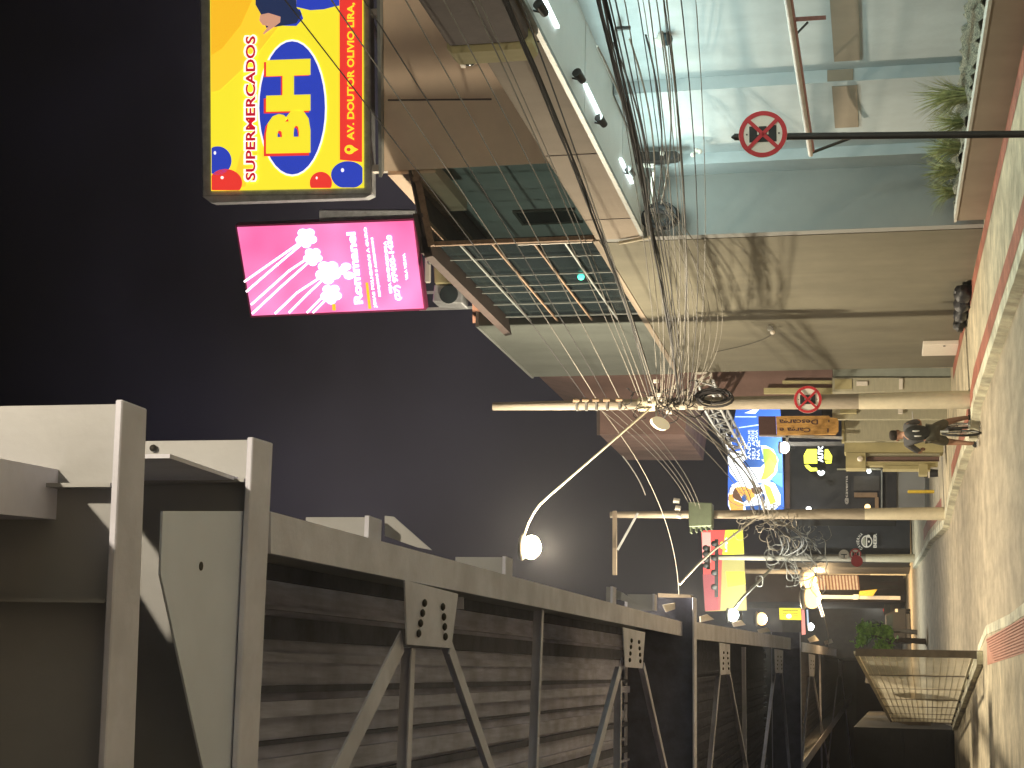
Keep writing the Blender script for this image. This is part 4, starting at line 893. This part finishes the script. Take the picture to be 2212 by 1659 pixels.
pshape([Q(*p) for p in ((100, 1400), (150, 1260), (260, 1210), (420, 1220), (560, 1260), (640, 1200), (760, 1240), (840, 1400), (840, 1540), (740, 1630), (130, 1630), (100, 1540))], fp, .012, 'b_white', 'bowl', fb)
pshape([Q(*p) for p in ((105, 1400), (160, 1390), (190, 1480), (320, 1530), (310, 1625), (140, 1625), (110, 1530))], fp, .02, 'b_orange', 'soup', fb)
pshape([Q(*p) for p in ((165, 1360), (200, 1290), (260, 1390), (330, 1520), (200, 1470), (160, 1430))], fp, .024, 'b_brown', 'soup', fb)
pshape([Q(*p) for p in ((200, 1300), (320, 1280), (440, 1330), (480, 1420), (400, 1490), (280, 1420))], fp, .026, 'b_orange', 'noodles', fb)
pshape([Q(*p) for p in ((420, 1300), (560, 1290), (600, 1350), (500, 1400), (440, 1370))], fp, .03, 'b_brown', 'meat', fb)
pshape([Q(*p) for p in ((600, 1240), (700, 1290), (780, 1500), (700, 1540), (640, 1400))], fp, .03, 'b_yel', 'noodles', fb)
pshape([Q(*p) for p in ((340, 1560), (560, 1550), (590, 1620), (350, 1625))], fp, .03, 'b_navy', 'cup', fb)
pshape(ell(*Q(325, 1450), 5, 8, 14), fp, .032, 'b_navy', 'spoon', fb); pshape(ell(*Q(590, 1440), 6, 8, 14), fp, .032, 'b_navy', 'spoon', fb)
pshape([Q(*p) for p in ((700, 1180), (800, 1090), (860, 1100), (870, 1300), (800, 1260))], fp, .008, 'b_skyblue', 'blue_field', fb)
pshape([Q(*p) for p in ((330, 240), (470, 180), (540, 185), (480, 250))], fp, .02, 'b_white', 'cloth', fb)
pshape([Q(*p) for p in ((200, 285), (500, 285), (500, 300), (200, 300))], fp, .02, 'b_light', 'stripe', fb); pshape([Q(*p) for p in ((250, 440), (530, 400), (530, 416), (250, 456))], fp, .02, 'b_light', 'stripe', fb)
MB().bar(fp(1690, 960, -.2), Vector((fp(1690, 960, -.2).x, 48.2, .1)), .12, .12).build('leg', MT['dark_shop2'], fb)
# ================================================================== DARK SHOP with yellow neon and painted emblem
dk = thing('dark_shop', gy(1995, 1100, 52), 'dark fronted shop with white round emblem and glowing yellow sign', 'building')
yd = 52
fq(1706, 960, 1937, 1115, yd, 'dark_shop', 'wall', dk, 3); fq(1708, 1115, 1966, 1215, yd+27, 'dark_shop', 'wall', dk, 3)
fq(1937, 1013, 1998, 1115, yd+.1, 'return_wall', 'low_wall', dk, .3)
fq(1844, 1028, 1900, 1060, yd-.1, 'dark_shop2', 'window', dk, .05); fq(1845, 1064, 1895, 1074, yd-.15, 'wood', 'counter', dk, .1); fq(1890, 1074, 1898, 1098, yd-.15, 'wood', 'counter_leg', dk, .1)
fq(1808, 1012, 1905, 1015, yd-.2, 'shutter', 'awning_edge', dk, .1)
fq(1696, 960, 1706, 1098, yd-.3, 'pink_wall', 'gutter', dk, .2)
fq(1903, 1012, 1906, 1098, yd-.2, 'frame_grey', 'door_frame', dk, .1)
dp_ = Plane((7, yd-.3, 0))
ptext('@caverna', dp_, (1833, 1089), (1833, 1028), (1825, 1089), 'sign_white', dk)
MB().ball(gy(1874, 1095, yd-.4), .09).build('lamp', MT['g_lamp_far'], dk); MB().ball(gy(1747, 1100-0, yd-.4), .08).build('lamp', MT['g_white'], dk); MB().ball(gy(1877, 1018, yd-.4), .06).build('lamp', MT['g_white'], dk)
ys_ = thing('neon_sign', gy(1775, 1000, 50.5), 'glowing yellow leaf shaped neon sign with white letters on the dark shop', 'sign'); np_ = Plane((7, 50.6, 0))
Y_ = lambda X, Y: (1689.5+X*.0744, 943.5+Y*.0744)
for s in (((720, 360), (1000, 355), (1010, 600), (1020, 770), (640, 770), (625, 540)), ((1240, 370), (1330, 360), (1450, 560), (1440, 690), (1230, 650)), ((1240, 700), (1430, 695), (1430, 765), (1280, 770)), ((650, 820), (760, 810), (860, 900), (1010, 900), (1020, 985), (820, 1000), (700, 900))):
    MB().prism([np_(*Y_(*p)) for p in s], (0, .06, 0)).build('yellow_segment', MT['d_yel'], ys_)
ptext('AUTO', np_, Y_(1195, 740), Y_(1195, 215), Y_(1035, 740), 'd_white', ys_, off=.03, bold=.05)
MB().prism([np_(*Y_(*p)) for p in ((1010, 1000), (1080, 975), (1125, 1010), (1180, 970), (1245, 1020), (1200, 1100), (1120, 1130), (1050, 1090))], (0, .06, 0)).build('heart', MT['d_white'], ys_)
# emblem
em = thing('round_emblem', gy(1872, 1170, 64), 'white round emblem with arched lettering painted on the dark wall', 'emblem'); ep = Plane((7, yd+26.8, 0))
E_ = lambda X, Y: (1799+X*.0992, 1119+Y*.0992)
rg = MB()
for k in range(36):
    a, b = 2*math.pi*k/36, 2*math.pi*(k+1)/36; P_ = [E_(740+r_*math.cos(t), 510+r_*1.1*math.sin(t)) for r_, t in ((122, a), (122, b), (98, b), (98, a))]
    rg.prism([ep(*p) for p in P_], (0, .05, 0))
rg.build('ring', MT['sign_white'], em)
pshape([E_(*p) for p in ((718, 400), (748, 400), (748, 620), (718, 620))], ep, .01, 'sign_white', 'bar', em); pshape([E_(X, Y) for X, Y in ell(785, 512, 22, 24, 14)], ep, .01, 'sign_white', 'dot', em); pshape([E_(X, Y) for X, Y in ell(775, 395, 38, 34, 16)], ep, .01, 'sign_white', 'loop', em)
pshape([E_(*p) for p in ((640, 470), (700, 420), (710, 600), (660, 580))], ep, .012, 'shutter', 'face', em)
for i, ch in enumerate('CAVERNA'):
    a = R(128+17.5*i); r0, r1 = 165, 225; ca, sa = math.cos(a), math.sin(a); c = Vector((740+r0*ca, 510+r0*sa)); tv = Vector((-sa, ca))*22
    A, B, C = c-tv, c+tv, Vector((740+r1*ca, 510+r1*sa))-tv; ptext(ch, ep, E_(*A), E_(*B), E_(*C), 'sign_white', em, bold=.02)
ptext('BEER', ep, E_(955, 650), E_(955, 335), E_(882, 650), 'sign_white', em, bold=.04)
# T-junction and no stopping signs on the third pole
tj = thing('round_sign', gy(1823, 1198, 73), 'pale round sign with a black branching mark on the third pole', 'road sign'); c = gy(1823, 1198, 73)
MB().disc(c, (0, -1, 0), .22, .02, 28).build('plate', MT['sign_white'], tj); MB().box(c+Vector((-.02, -.035, -.13)), c+Vector((.02, -.025, .13))).box(c+Vector((-.15, -.035, -.03)), c+Vector((-.02, -.025, .01))).build('mark', MT['sign_black'], tj)
s3 = no_stop(gy(1848, 1197, 73), .25, 'small distant red and white no stopping sign on the third pole')
s4 = thing('red_round_sign', gy(1849, 1211, 72.8), 'plain red round sign back overlapping the distant no stopping sign', 'road sign'); MB().disc(gy(1851, 1212, 72.9), (0, -1, 0), .25, .02, 28).build('plate', MT['red_paint'], s4)
yp = thing('bollard', gz(2018, 1062, .146), 'thin yellow bollard on the far right pavement', 'bollard'); q = gz(2018, 1062, .146)
hh = gy(1964, 1062, q.y).z; MB().tube([q, (q.x, q.y, hh)], .05, 10).build('post', MT['yellow_paint'], yp); MB().ball((q.x, q.y, hh), .05).build('cap', MT['yellow_paint'], yp)
# ================================================================== FAR BACKGROUND
def farb(y, X0, Y0, X1, Y1, mt_, label, d=6, cat='building', name='far_building'):
    t_ = thing(name, gy(X1, Y0, y), label, cat); q = [gy(X0, Y0, y), gy(X1, Y0, y), gy(X1, Y1, y), gy(X0, Y1, y)]; q[1].z = q[2].z = .02; MB().prism(q, (0, d, 0)).build('wall', MT[mt_], t_); return t_
t_ = farb(110, 1560, 1215, 1940, 1300, 'far_wall2', 'dark brown building behind the orange lamps', 8)
fq(1600, 1345, 1603, 1225, 109.8, 'far_wall', 'cornice', t_, .3)
for k in range(4): fq(1880, 1232+k*16, 1940, 1240+k*16, 109.7, 'dark_shop2', 'shutter', t_, .2)
t_ = farb(130, 1690, 1300, 1850, 1420, 'dark_shop2', 'dull warehouse with sloping roof behind the far lamps', 10)
t_ = farb(160, 1850, 1290, 1935, 1660, 'dark_shop', 'dark block closing the far end of the street', 8)
farb(200, 1500, 1400, 1960, 2300, 'dark_shop', 'dark building far away under the viaduct', 8)
farb(92, 1730, 1106, 1920, 1225, 'dark_shop', 'dark shop front between the second and third poles', 5)
# red and yellow billboard
rp = Plane((5, 78, 0)); rb = thing('red_yellow_billboard', rp(1605, 1230), 'red and yellow billboard partly hidden by the third pole', 'billboard')
MB().prism([rp(*c) for c in ((1515, 1146), (1604, 1144), (1612, 1318), (1523, 1320))], (0, .4, 0)).build('box', MT['r_dull'], rb)
pshape(((1515, 1146), (1568, 1145), (1560, 1200), (1556, 1318), (1523, 1320)), rp, .02, 'r_red', 'red_field', rb, .01)
pshape(((1567, 1145), (1604, 1144), (1607, 1196), (1560, 1200)), rp, .03, 'r_yel', 'yellow_field', rb, .01); pshape(((1568, 1235), (1608, 1235), (1610, 1262), (1572, 1268)), rp, .03, 'r_yel', 'yellow_field', rb, .01)
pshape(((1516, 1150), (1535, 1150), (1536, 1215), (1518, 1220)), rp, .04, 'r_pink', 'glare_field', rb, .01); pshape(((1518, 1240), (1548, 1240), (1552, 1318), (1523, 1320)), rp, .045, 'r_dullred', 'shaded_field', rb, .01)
pshape(ell(1561, 1178, 6, 8, 16), rp, .05, 'd_yel', 'sun_mark', rb, .01)
ptext('LOJA', rp, (1572, 1192), (1572, 1160), (1566, 1192), 'y_white', rb, off=.06, bold=.05)
for Y in (1206,): MB().bar(rp(1606, Y, -.3), Vector((rp(1606, Y, -.3).x, 78.3, .1)), .2, .2).build('leg', MT['dark_shop2'], rb)
ys2 = thing('yellow_sign', gy(1705, 1325, 105), 'small yellow backlit sign board above the far road', 'sign'); MB().prism([gy(*c, 105) for c in ((1683, 1313), (1729, 1314), (1731, 1339), (1684, 1338))], (0, .4, 0)).build('panel', MT['r_yel'], ys2)
for k in range(3): MB().prism([gy(*c, 104.9) for c in ((1690, 1318+6*k), (1724, 1318+6*k), (1724, 1319+6*k), (1690, 1319+6*k))], (0, .05, 0)).build('printed_line', MT['dark_shop2'], ys2)
MB().prism([gy(X, Y, 104.8) for X, Y in ell(1704, 1331, 6, 5, 14)], (0, .05, 0)).build('logo_disc', MT['y_white'], ys2)
aw2 = thing('striped_awning', gy(1800, 1260, 101), 'striped awning sheet hanging beside the orange lamps', 'awning')
for k in range(17):
    X = 1735+7*k; MB().prism([gy(*c, 101) for c in ((X, 1243), (X+3.5, 1243), (X+7, 1274), (X+3.5, 1274))], (0, .1, 0)).build('stripe', MT['awning_w'], aw2); MB().prism([gy(*c, 101.05) for c in ((X+3.5, 1243), (X+7, 1243), (X+10.5, 1274), (X+7, 1274))], (0, .1, 0)).build('stripe', MT['awning_b'], aw2)
tag(MB().prism([gy(*c, 99) for c in ((1857, 1277), (1895, 1273), (1885, 1288), (1855, 1286))], (0, .2, 0)).build('canopy_panel', MT['yellow_paint']), 'dull yellow canopy panel below the striped awning', 'canopy')
wm = thing('white_mast', gy(1945, 1292, 100), 'slender white mast with two lit tubes at the far crossing', 'mast')
MB().bar(gy(1765, 1289, 100), gy(1945, 1292, 100), .22, .22).build('post', MT['sign_white'], wm)
for a, b in (((1762, 1262), (1768, 1286)), ((1768, 1298), (1778, 1332))): MB().bar(gy(*a, 99.8), gy(*b, 99.8), .2, .2).build('lit_tube', MT['y_white'], wm)
MB().box(gy(1843, 1284, 99.8), gy(1855, 1295, 99.8)+Vector((0, .3, 0))).build('control_box', MT['metal'], wm)
rr_ = thing('red_pylon', gy(1738, 1340, 112), 'glowing red and white upright pylon at the end of the viaduct', 'pylon'); MB().prism([gy(*c, 112) for c in ((1731, 1316), (1737, 1316), (1740, 1370), (1732, 1371))], (0, .3, 0)).build('red_face', MT['r_pink'], rr_); MB().prism([gy(*c, 112) for c in ((1742, 1317), (1745, 1317), (1747, 1350), (1744, 1350))], (0, .3, 0)).build('white_edge', MT['b_light'], rr_)
rk = thing('red_kiosk', gy(1935, 1310, 130), 'red lit kiosk far down the road left of the white mast', 'kiosk'); MB().prism([gy(*c, 130) for c in ((1906, 1298), (1938, 1298), (1938, 1322), (1908, 1322))], (0, 2, 0)).build('red_panel', MT['g_red'], rk)
MB().prism([gy(*c, 129.8) for c in ((1895, 1268), (1932, 1264), (1932, 1280), (1900, 1282))], (0, 2, 0)).build('awning', MT['r_dullred'], rk)
for X, Y in ((1888, 1301), (1895, 1303)): MB().ball(gy(X, Y, 129), .25).build('lamp', MT['g_white'], rk)
# far parked cars
def car(p, label, colr, s=1):
    t_ = thing('parked_car', p, label, 'car'); p = Vector(p)
    prof = [(-.9, .25), (-.9, .8), (-.75, .95), (-.6, 1.4), (.6, 1.4), (.75, .95), (.9, .8), (.9, .25)]
    MB().prism([p+Vector((x, 0, z)) for x, z in prof], (0, 4.0, 0)).build('body', MT[colr], t_, bevel=.05)
    MB().prism([p+Vector((x, -.02, z)) for x, z in ((-.6, .98), (-.5, 1.33), (.5, 1.33), (.6, .98))], (0, .03, 0)).build('rear_window', MT['dark_glass'], t_)
    for s_ in (-1, 1):
        MB().box(p+Vector((s_*.82-.1, -.03, .7)), p+Vector((s_*.82+.08, .02, .85))).build('tail_light', MT['sign_white'], t_)
        MB().disc(p+Vector((s_*.8, .5, .3)), (s_, 0, 0), .3, .12, 16).build('wheel', MT['tyre'], t_); MB().disc(p+Vector((s_*.8, 3.2, .3)), (s_, 0, 0), .3, .12, 16).build('wheel', MT['tyre'], t_)
car(Vector((gy(1938, 1350, 95).x, 95, 0)), 'dark parked car far down the road nearer the left side', 'dark_shop')
car(Vector((gy(1938, 1330, 112).x+.6, 112, 0)), 'dark parked car just behind the other far car', 'dark_shop2')
# tree behind the fence
def tree(base, h, cw_, label, mt_='leaf', n=420, seed=1, ls=.16):
    random.seed(seed); b = Vector(base); t_ = thing('tree', base, label, 'tree')
    m = MB().tube([b, b+Vector((.05, 0, h*.35)), b+Vector((-.05, .1, h*.6))], [.12, .09, .05], 8)
    for k in range(6): a = k*1.05; m.tube([b+Vector((0, 0, h*.45)), b+Vector((math.cos(a)*cw_*.5, math.sin(a)*cw_*.5, h*.75))], [.05, .02], 5)
    m.build('trunk', MT['trunk'], t_); m = MB(); cl = [b+Vector((random.uniform(-1, 1)*cw_*.7, random.uniform(-1, 1)*cw_*.6, h*random.uniform(.45, 1))) for k in range(14)]
    for k in range(n):
        c = random.choice(cl)+Vector((random.gauss(0, .22), random.gauss(0, .22), random.gauss(0, .2)))*cw_*.8; u = Vector((random.uniform(-1, 1), random.uniform(-1, 1), random.uniform(-1, 1))).normalized(); v = u.orthogonal().normalized(); s = ls*random.uniform(.5, 1.3)
        n0 = len(m.v); m.v += [c-u*s, c+v*s*.5, c+u*s, c-v*s*.5]; m.f.append([n0, n0+1, n0+2, n0+3])
    m.build('crown', MT[mt_], t_); return t_
q = gy(1940, 1385, 66); tree((q.x, 66, 0), 2.6, .7, 'small bright green tree behind the top of the mesh fence', n=700, ls=.13, seed=4)
q = gy(1940, 1365, 80); tree((q.x, 80, 0), 2.6, .6, 'darker green tree just right of the bright one', 'leaf_dark', n=500, ls=.15, seed=6)
# ================================================================== MESH FENCE
fp0, fp1 = gz(2122, 1414, .15), gz(2066, 1562, .15)
zt0, zt1 = gy(1848, 1417, fp0.y).z, gy(1926, 1562, fp1.y).z
fe = thing('mesh_fence', (fp0.x, fp0.y, .15), 'weathered wire mesh fence with dark square posts on a concrete footing at the left kerb', 'fence')
def FP(f, v): p = fp0.lerp(fp1, f); return Vector((p.x, p.y, .15+(zt0+(zt1-zt0)*f-.15)*v))
MB().bar(FP(0, 0), FP(0, 1), .12, .12).build('post', MT['rust_metal'], fe)
for f in (.26, .44, .60, .72, .84, .93, 1): MB().bar(FP(f, -.02), FP(f, 1), .03, .03).build('post', MT['rust_metal'], fe); MB().box(FP(f, -.02)-Vector((.05, .05, .1)), FP(f, .0)+Vector((.05, .05, .12))).build('post_foot', MT['bolt'], fe)
MB().box(FP(0, 0)-Vector((.07, .05, .1)), FP(0, 0)+Vector((.06, .07, .16))).build('post_foot', MT['bolt'], fe)
MB().bar(FP(0, 1), FP(1, 1), .04, .06).build('top_rail', MT['pole_paint'], fe); MB().bar(FP(0, .07), FP(1, .07), .03, .04).build('bottom_rail', MT['pole_paint'], fe)
m = MB()
for k in range(130): f = k/130; m.bar(FP(f, .07), FP(f, 1), .006, .006)
for k in range(1, 15): m.bar(FP(0, .07+.93*k/15), FP(1, .07+.93*k/15), .006, .006)
m.build('wire_mesh', MT['pole_paint'], fe)
MB().prism([FP(0, 0)+Vector((-.16, -.1, -.0)), FP(1, 0)+Vector((-.16, 0, 0)), FP(1, 0)+Vector((.05, 0, 0)), FP(0, 0)+Vector((.05, -.1, 0))], (0, 0, .09)).build('footing', MT['kerb_paint'], fe)
# slanting dark plates seen through the mesh
for k, (a, b) in enumerate((((1870, 1465), (1950, 1478)), ((1905, 1510), (1980, 1528)), ((1930, 1545), (2010, 1566)))):
    y = fp0.y+5+k*6; MB().bar(gy(*a, y), gy(*b, y), .18, .3).build('brace', MT['rust_metal'], fe)
# dark embankment beyond the fence under the viaduct
rw_ = MB().box((-14, 39.2, .0), (-.62, 39.5, 2.4)).box((-.92, 39.5, 0), (-.62, 100, 2.4))
for k in range(7): rw_.box((-14, 39.16, .2+.32*k), (-.63, 39.2, .3+.32*k))
tag(rw_.build('retaining_wall', MT['dark_shop']), 'dark retaining wall under the viaduct beyond the fence', 'wall')
# ================================================================== SMALL THINGS ON THE RIGHT PAVEMENT
q0, q1 = gx(1994, 738, 7.0), gx(2067, 755, 7.0)
t_ = thing('utility_cabinet', (6.98, q0.y, q1.z), 'narrow white utility cabinet set against the beige wall near the ground', 'cabinet'); MB().box((6.93, q0.y, q1.z), (7.02, q1.y+.25, q0.z)).build('cabinet', MT['sign_white'], t_, bevel=.01)
c = gx(2040, 747, 6.92); MB().disc(c, (-1, 0, 0), .025, .01, 10).build('lock', MT['bolt'], t_)
random.seed(2); bgp = gz(2092, 670, .15); m = MB()
for k in range(4): m.ball(Vector((6.85-.05*k, bgp.y-.9+.55*k, .27)), .2, sx=.75, sy=1.5, sz=.8-.1*k)
for v in m.v: v += Vector((random.uniform(-.02, .02), random.uniform(-.03, .03), random.uniform(-.02, .02)))
tag(m.build('rubbish_bag', MT['bag']), 'black rubbish bags slumped at the foot of the beige wall', 'rubbish bag')
c = gx(1664, 707, 7.0); t_ = thing('wall_lamp', c, 'tiny unlit wall lamp on the beige wall under the drooping wires', 'wall lamp'); MB().box(c-Vector((.06, .05, .05)), c+Vector((.02, .05, .05))).build('housing', MT['metal'], t_); MB().ball(c-Vector((.1, 0, .04)), .045).build('bulb', MT['sign_white'], t_)
# ================================================================== CYCLIST
def skin(name, joints, edges, mt_, parent, lvl=2):
    me = bpy.data.meshes.new(name); o0 = origin(parent); me.from_pydata([Vector(j[0])-o0 for j in joints], edges, [])
    o = bpy.data.objects.new(name, me); COL.objects.link(o); bpy.context.view_layer.objects.active = o
    md = o.modifiers.new('s', 'SKIN'); md.use_smooth_shade = True; sv = me.skin_vertices
    if not sv:
        bm = bmesh.new(); bm.from_mesh(me); bm.verts.layers.skin.verify(); bm.to_mesh(me); bm.free(); sv = me.skin_vertices
    for i, j in enumerate(joints):
        r_ = j[1] if hasattr(j[1], '__len__') else (j[1], j[1]); sv[0].data[i].radius = r_; sv[0].data[i].use_root = (i == 0)
    sb = o.modifiers.new('b', 'SUBSURF'); sb.levels = lvl; sb.render_levels = lvl
    bpy.context.view_layer.update(); m2 = bpy.data.meshes.new_from_object(o.evaluated_get(bpy.context.evaluated_depsgraph_get()))
    bpy.data.objects.remove(o); m2.materials.clear(); m2.materials.append(MT[mt_])
    for p in m2.polygons: p.use_smooth = True
    o = bpy.data.objects.new(name, m2); COL.objects.link(o); o.parent = parent; return o
YB = 29.0
def J(X, Y, dy=0): q = gy(X, Y, YB); return Vector((q.x, YB+dy, q.z))
pr = thing('person', (J(2110, 940).x, YB, 0), 'cyclist seen from behind in grey shirt and shorts, one foot on the kerb', 'person')
pel = J(2010, 936, .05); chest = J(1972, 935, .18); nk = J(1953, 935, .24); hd = J(1938, 935, .30)
rs, ls_ = J(1959, 914, .2), J(1961, 957, .2); re, le = J(1986, 901, .38), J(1988, 970, .38); rw, lw = J(1992, 914, .62), J(1994, 958, .62)
rh, lh = J(2014, 928, .05), J(2014, 946, .05); rk_, lk = J(2050, 904, .32), J(2052, 950, .25); ra, la = J(2088, 897, .25), J(2098, 955, .15); rt_, lt = J(2096, 886, .42), J(2112, 956, .30)
body = [(pel, .12), (chest, (.13, .10)), (nk, .055), (hd+Vector((0, 0, -.02)), (.095, .105)), (hd+Vector((0, 0, .09)), (.09, .105)), (rs, .06), (re, .042), (rw, .028), (ls_, .06), (le, .042), (lw, .028),
        (rh, .10), (rk_, .062), (ra, .038), (lh, .10), (lk, .062), (la, .038), (ra+Vector((0, .0, -.07)), .034), (la+Vector((0, .0, -.07)), .034)]
skin('body', body, [(0, 1), (1, 2), (2, 3), (3, 4), (1, 5), (5, 6), (6, 7), (1, 8), (8, 9), (9, 10), (0, 11), (11, 12), (12, 13), (0, 14), (14, 15), (15, 16), (13, 17), (16, 18)], 'skin', pr)
def hand(w, dirx):
    for k in range(5):
        a = w+Vector((dirx*(.012*(k-2)), .03, 0)); L_ = (.05, .075, .08, .072, .055)[k]
        d = Vector((dirx*.04 if k == 0 else 0, .7, -.5)).normalized(); skin('finger', [(a, .009), (a+d*L_*.6, .008), (a+d*L_*.6+Vector((0, -.01, -.03)), .007)], [(0, 1), (1, 2)], 'skin', pr, 1)
hand(rw, 1); hand(lw, -1)
skin('hair', [(hd+Vector((0, -.035, -.04)), (.088, .085)), (hd+Vector((0, -.015, .08)), (.108, .115)), (hd+Vector((0, 0, .135)), (.085, .095))], [(0, 1), (1, 2)], 'hair', pr)
for s_ in (-1, 1): MB().ball(hd+Vector((s_*.092, .01, -.01)), .03, sx=.4, sz=1.1).build('ear', MT['skin'], pr)
MB().ball(hd+Vector((0, .105, -.01)), .02, sz=1.4).build('nose', MT['skin'], pr)
skin('shirt', [(pel+Vector((0, 0, .04)), (.145, .12)), (chest, (.15, .12)), (nk+Vector((0, 0, -.03)), .065), (rs, .07), (rs.lerp(re, .62), .06), (re.lerp(rw, .1), .048), (ls_, .07), (ls_.lerp(le, .62), .06), (le.lerp(lw, .1), .048)], [(0, 1), (1, 2), (1, 3), (3, 4), (4, 5), (1, 6), (6, 7), (7, 8)], 'shirt', pr)
skin('shorts', [(pel+Vector((0, 0, -.02)), (.15, .13)), (rh, .105), (rh.lerp(rk_, .55), .10), (rh.lerp(rk_, .95), .085), (lh, .105), (lh.lerp(lk, .55), .10), (lh.lerp(lk, .95), .085)], [(0, 1), (1, 2), (2, 3), (0, 4), (4, 5), (5, 6)], 'shorts', pr)
bk = J(1982, 936, -.04); m = MB().ball(bk, .19, sx=.74, sy=.5, sz=1.22, n=20, m=14); bpk = m.build('backpack', MT['backpack'], pr)
for dx, dz in ((.02, .03), (-.07, .0)): MB().ball(bk+Vector((dx, -.095, dz)), .05, sx=.3, sy=.25, sz=1.3).build('reflective_patch', MT['reflective'], bpk)
for s_, (a_, tt) in ((1, (ra, rt_)), (-1, (la, lt))):
    sh_ = skin('shoe', [(a_+Vector((0, -.03, -.05)), .048), (a_+Vector((s_*.01, .08, -.07)), .048), (a_+Vector((s_*.02, .19, -.085)), .035)], [(0, 1), (1, 2)], 'shoe', pr, 1)
    MB().box(a_+Vector((-.045, -.08, -.125)), a_+Vector((.055, .22, -.10))).build('sole', MT['sole'], sh_)
# bicycle
by = thing('bicycle', (J(2118, 938).x, YB-.15, 0), 'dark bicycle ridden by the cyclist at the kerb', 'bicycle'); bx0 = J(2118, 938).x
hv = Vector((.28, .96, 0)).normalized(); hub_r = Vector((bx0, YB-.15, .33)); hub_f = hub_r+hv*1.04
def wheel(h, name):
    w_ = MB(); side = hv; P_ = [h+side*.315*math.cos(a)+Vector((0, 0, .315*math.sin(a))) for a in [2*math.pi*i/32 for i in range(33)]]
    w_.tube(P_, .022, 8, False); o = w_.build('wheel', MT['tyre'], by)
    r_ = MB().tube([h+(p-h)*.93 for p in P_], .010, 5, False)
    for k in range(14): a = k*.4488; r_.tube([h, h+side*.29*math.cos(a)+Vector((0, 0, .29*math.sin(a)))], .003, 4)
    r_.build('rim', MT['metal'], o)
wheel(hub_r, ''); wheel(hub_f, '')
bb0 = hub_r+hv*.44+Vector((0, 0, -.03)); seat = hub_r+hv*.26+Vector((0, 0, .52)); head = hub_r+hv*.86+Vector((0, 0, .52)); head2 = head+Vector((0, 0, .10))-hv*.03
MB().tube([bb0, seat], .016, 8).tube([bb0, head], .018, 8).tube([seat-Vector((0, 0, .06)), head2], .016, 8).tube([hub_r, bb0], .011, 6).tube([hub_r, seat-Vector((0, 0, .08))], .010, 6).build('frame', MT['black_paint'], by)
MB().tube([head2, head, hub_f], .014, 8).build('fork', MT['black_paint'], by)
MB().ball(seat+Vector((0, 0, .09)), .11, sx=.8, sy=1.2, sz=.35).build('saddle', MT['shoe'], by)
hb = head2+Vector((0, 0, .16)); MB().tube([head2, hb, hb+Vector((.28, -.10, .02))], .012, 6).tube([hb, hb+Vector((-.28, -.10, .02))], .012, 6).build('handlebar', MT['metal'], by)
for s_ in (-1, 1): MB().box(bb0+Vector((s_*.1-.04, -.04+s_*.1, -.02-s_*.12)), bb0+Vector((s_*.1+.05, .05+s_*.1, -s_*.12))).build('pedal', MT['metal'], by)
MB().box(hub_r+Vector((-.015, -.20, .22)), hub_r+Vector((.015, -.18, .36))).build('mudguard', MT['reflective'], by)

# ================================================================== NIGHT AIR
hz = MB().box((-60, -30, -1), (60, 300, 22)).build('haze', MT['asphalt']); tag(hz, 'thin humid night air glowing around the lamps', 'haze', kind='stuff')
hm = bpy.data.materials.new('night_air'); hm.use_nodes = True; t = hm.node_tree; t.nodes.clear()
ho = t.nodes.new('ShaderNodeOutputMaterial'); hv_ = t.nodes.new('ShaderNodeVolumePrincipled'); hv_.inputs['Density'].default_value = .0007; hv_.inputs['Color'].default_value = (.9, .9, .93, 1); hv_.inputs['Anisotropy'].default_value = .6
t.links.new(hv_.outputs[0], ho.inputs['Volume']); hz.data.materials.clear(); hz.data.materials.append(hm)
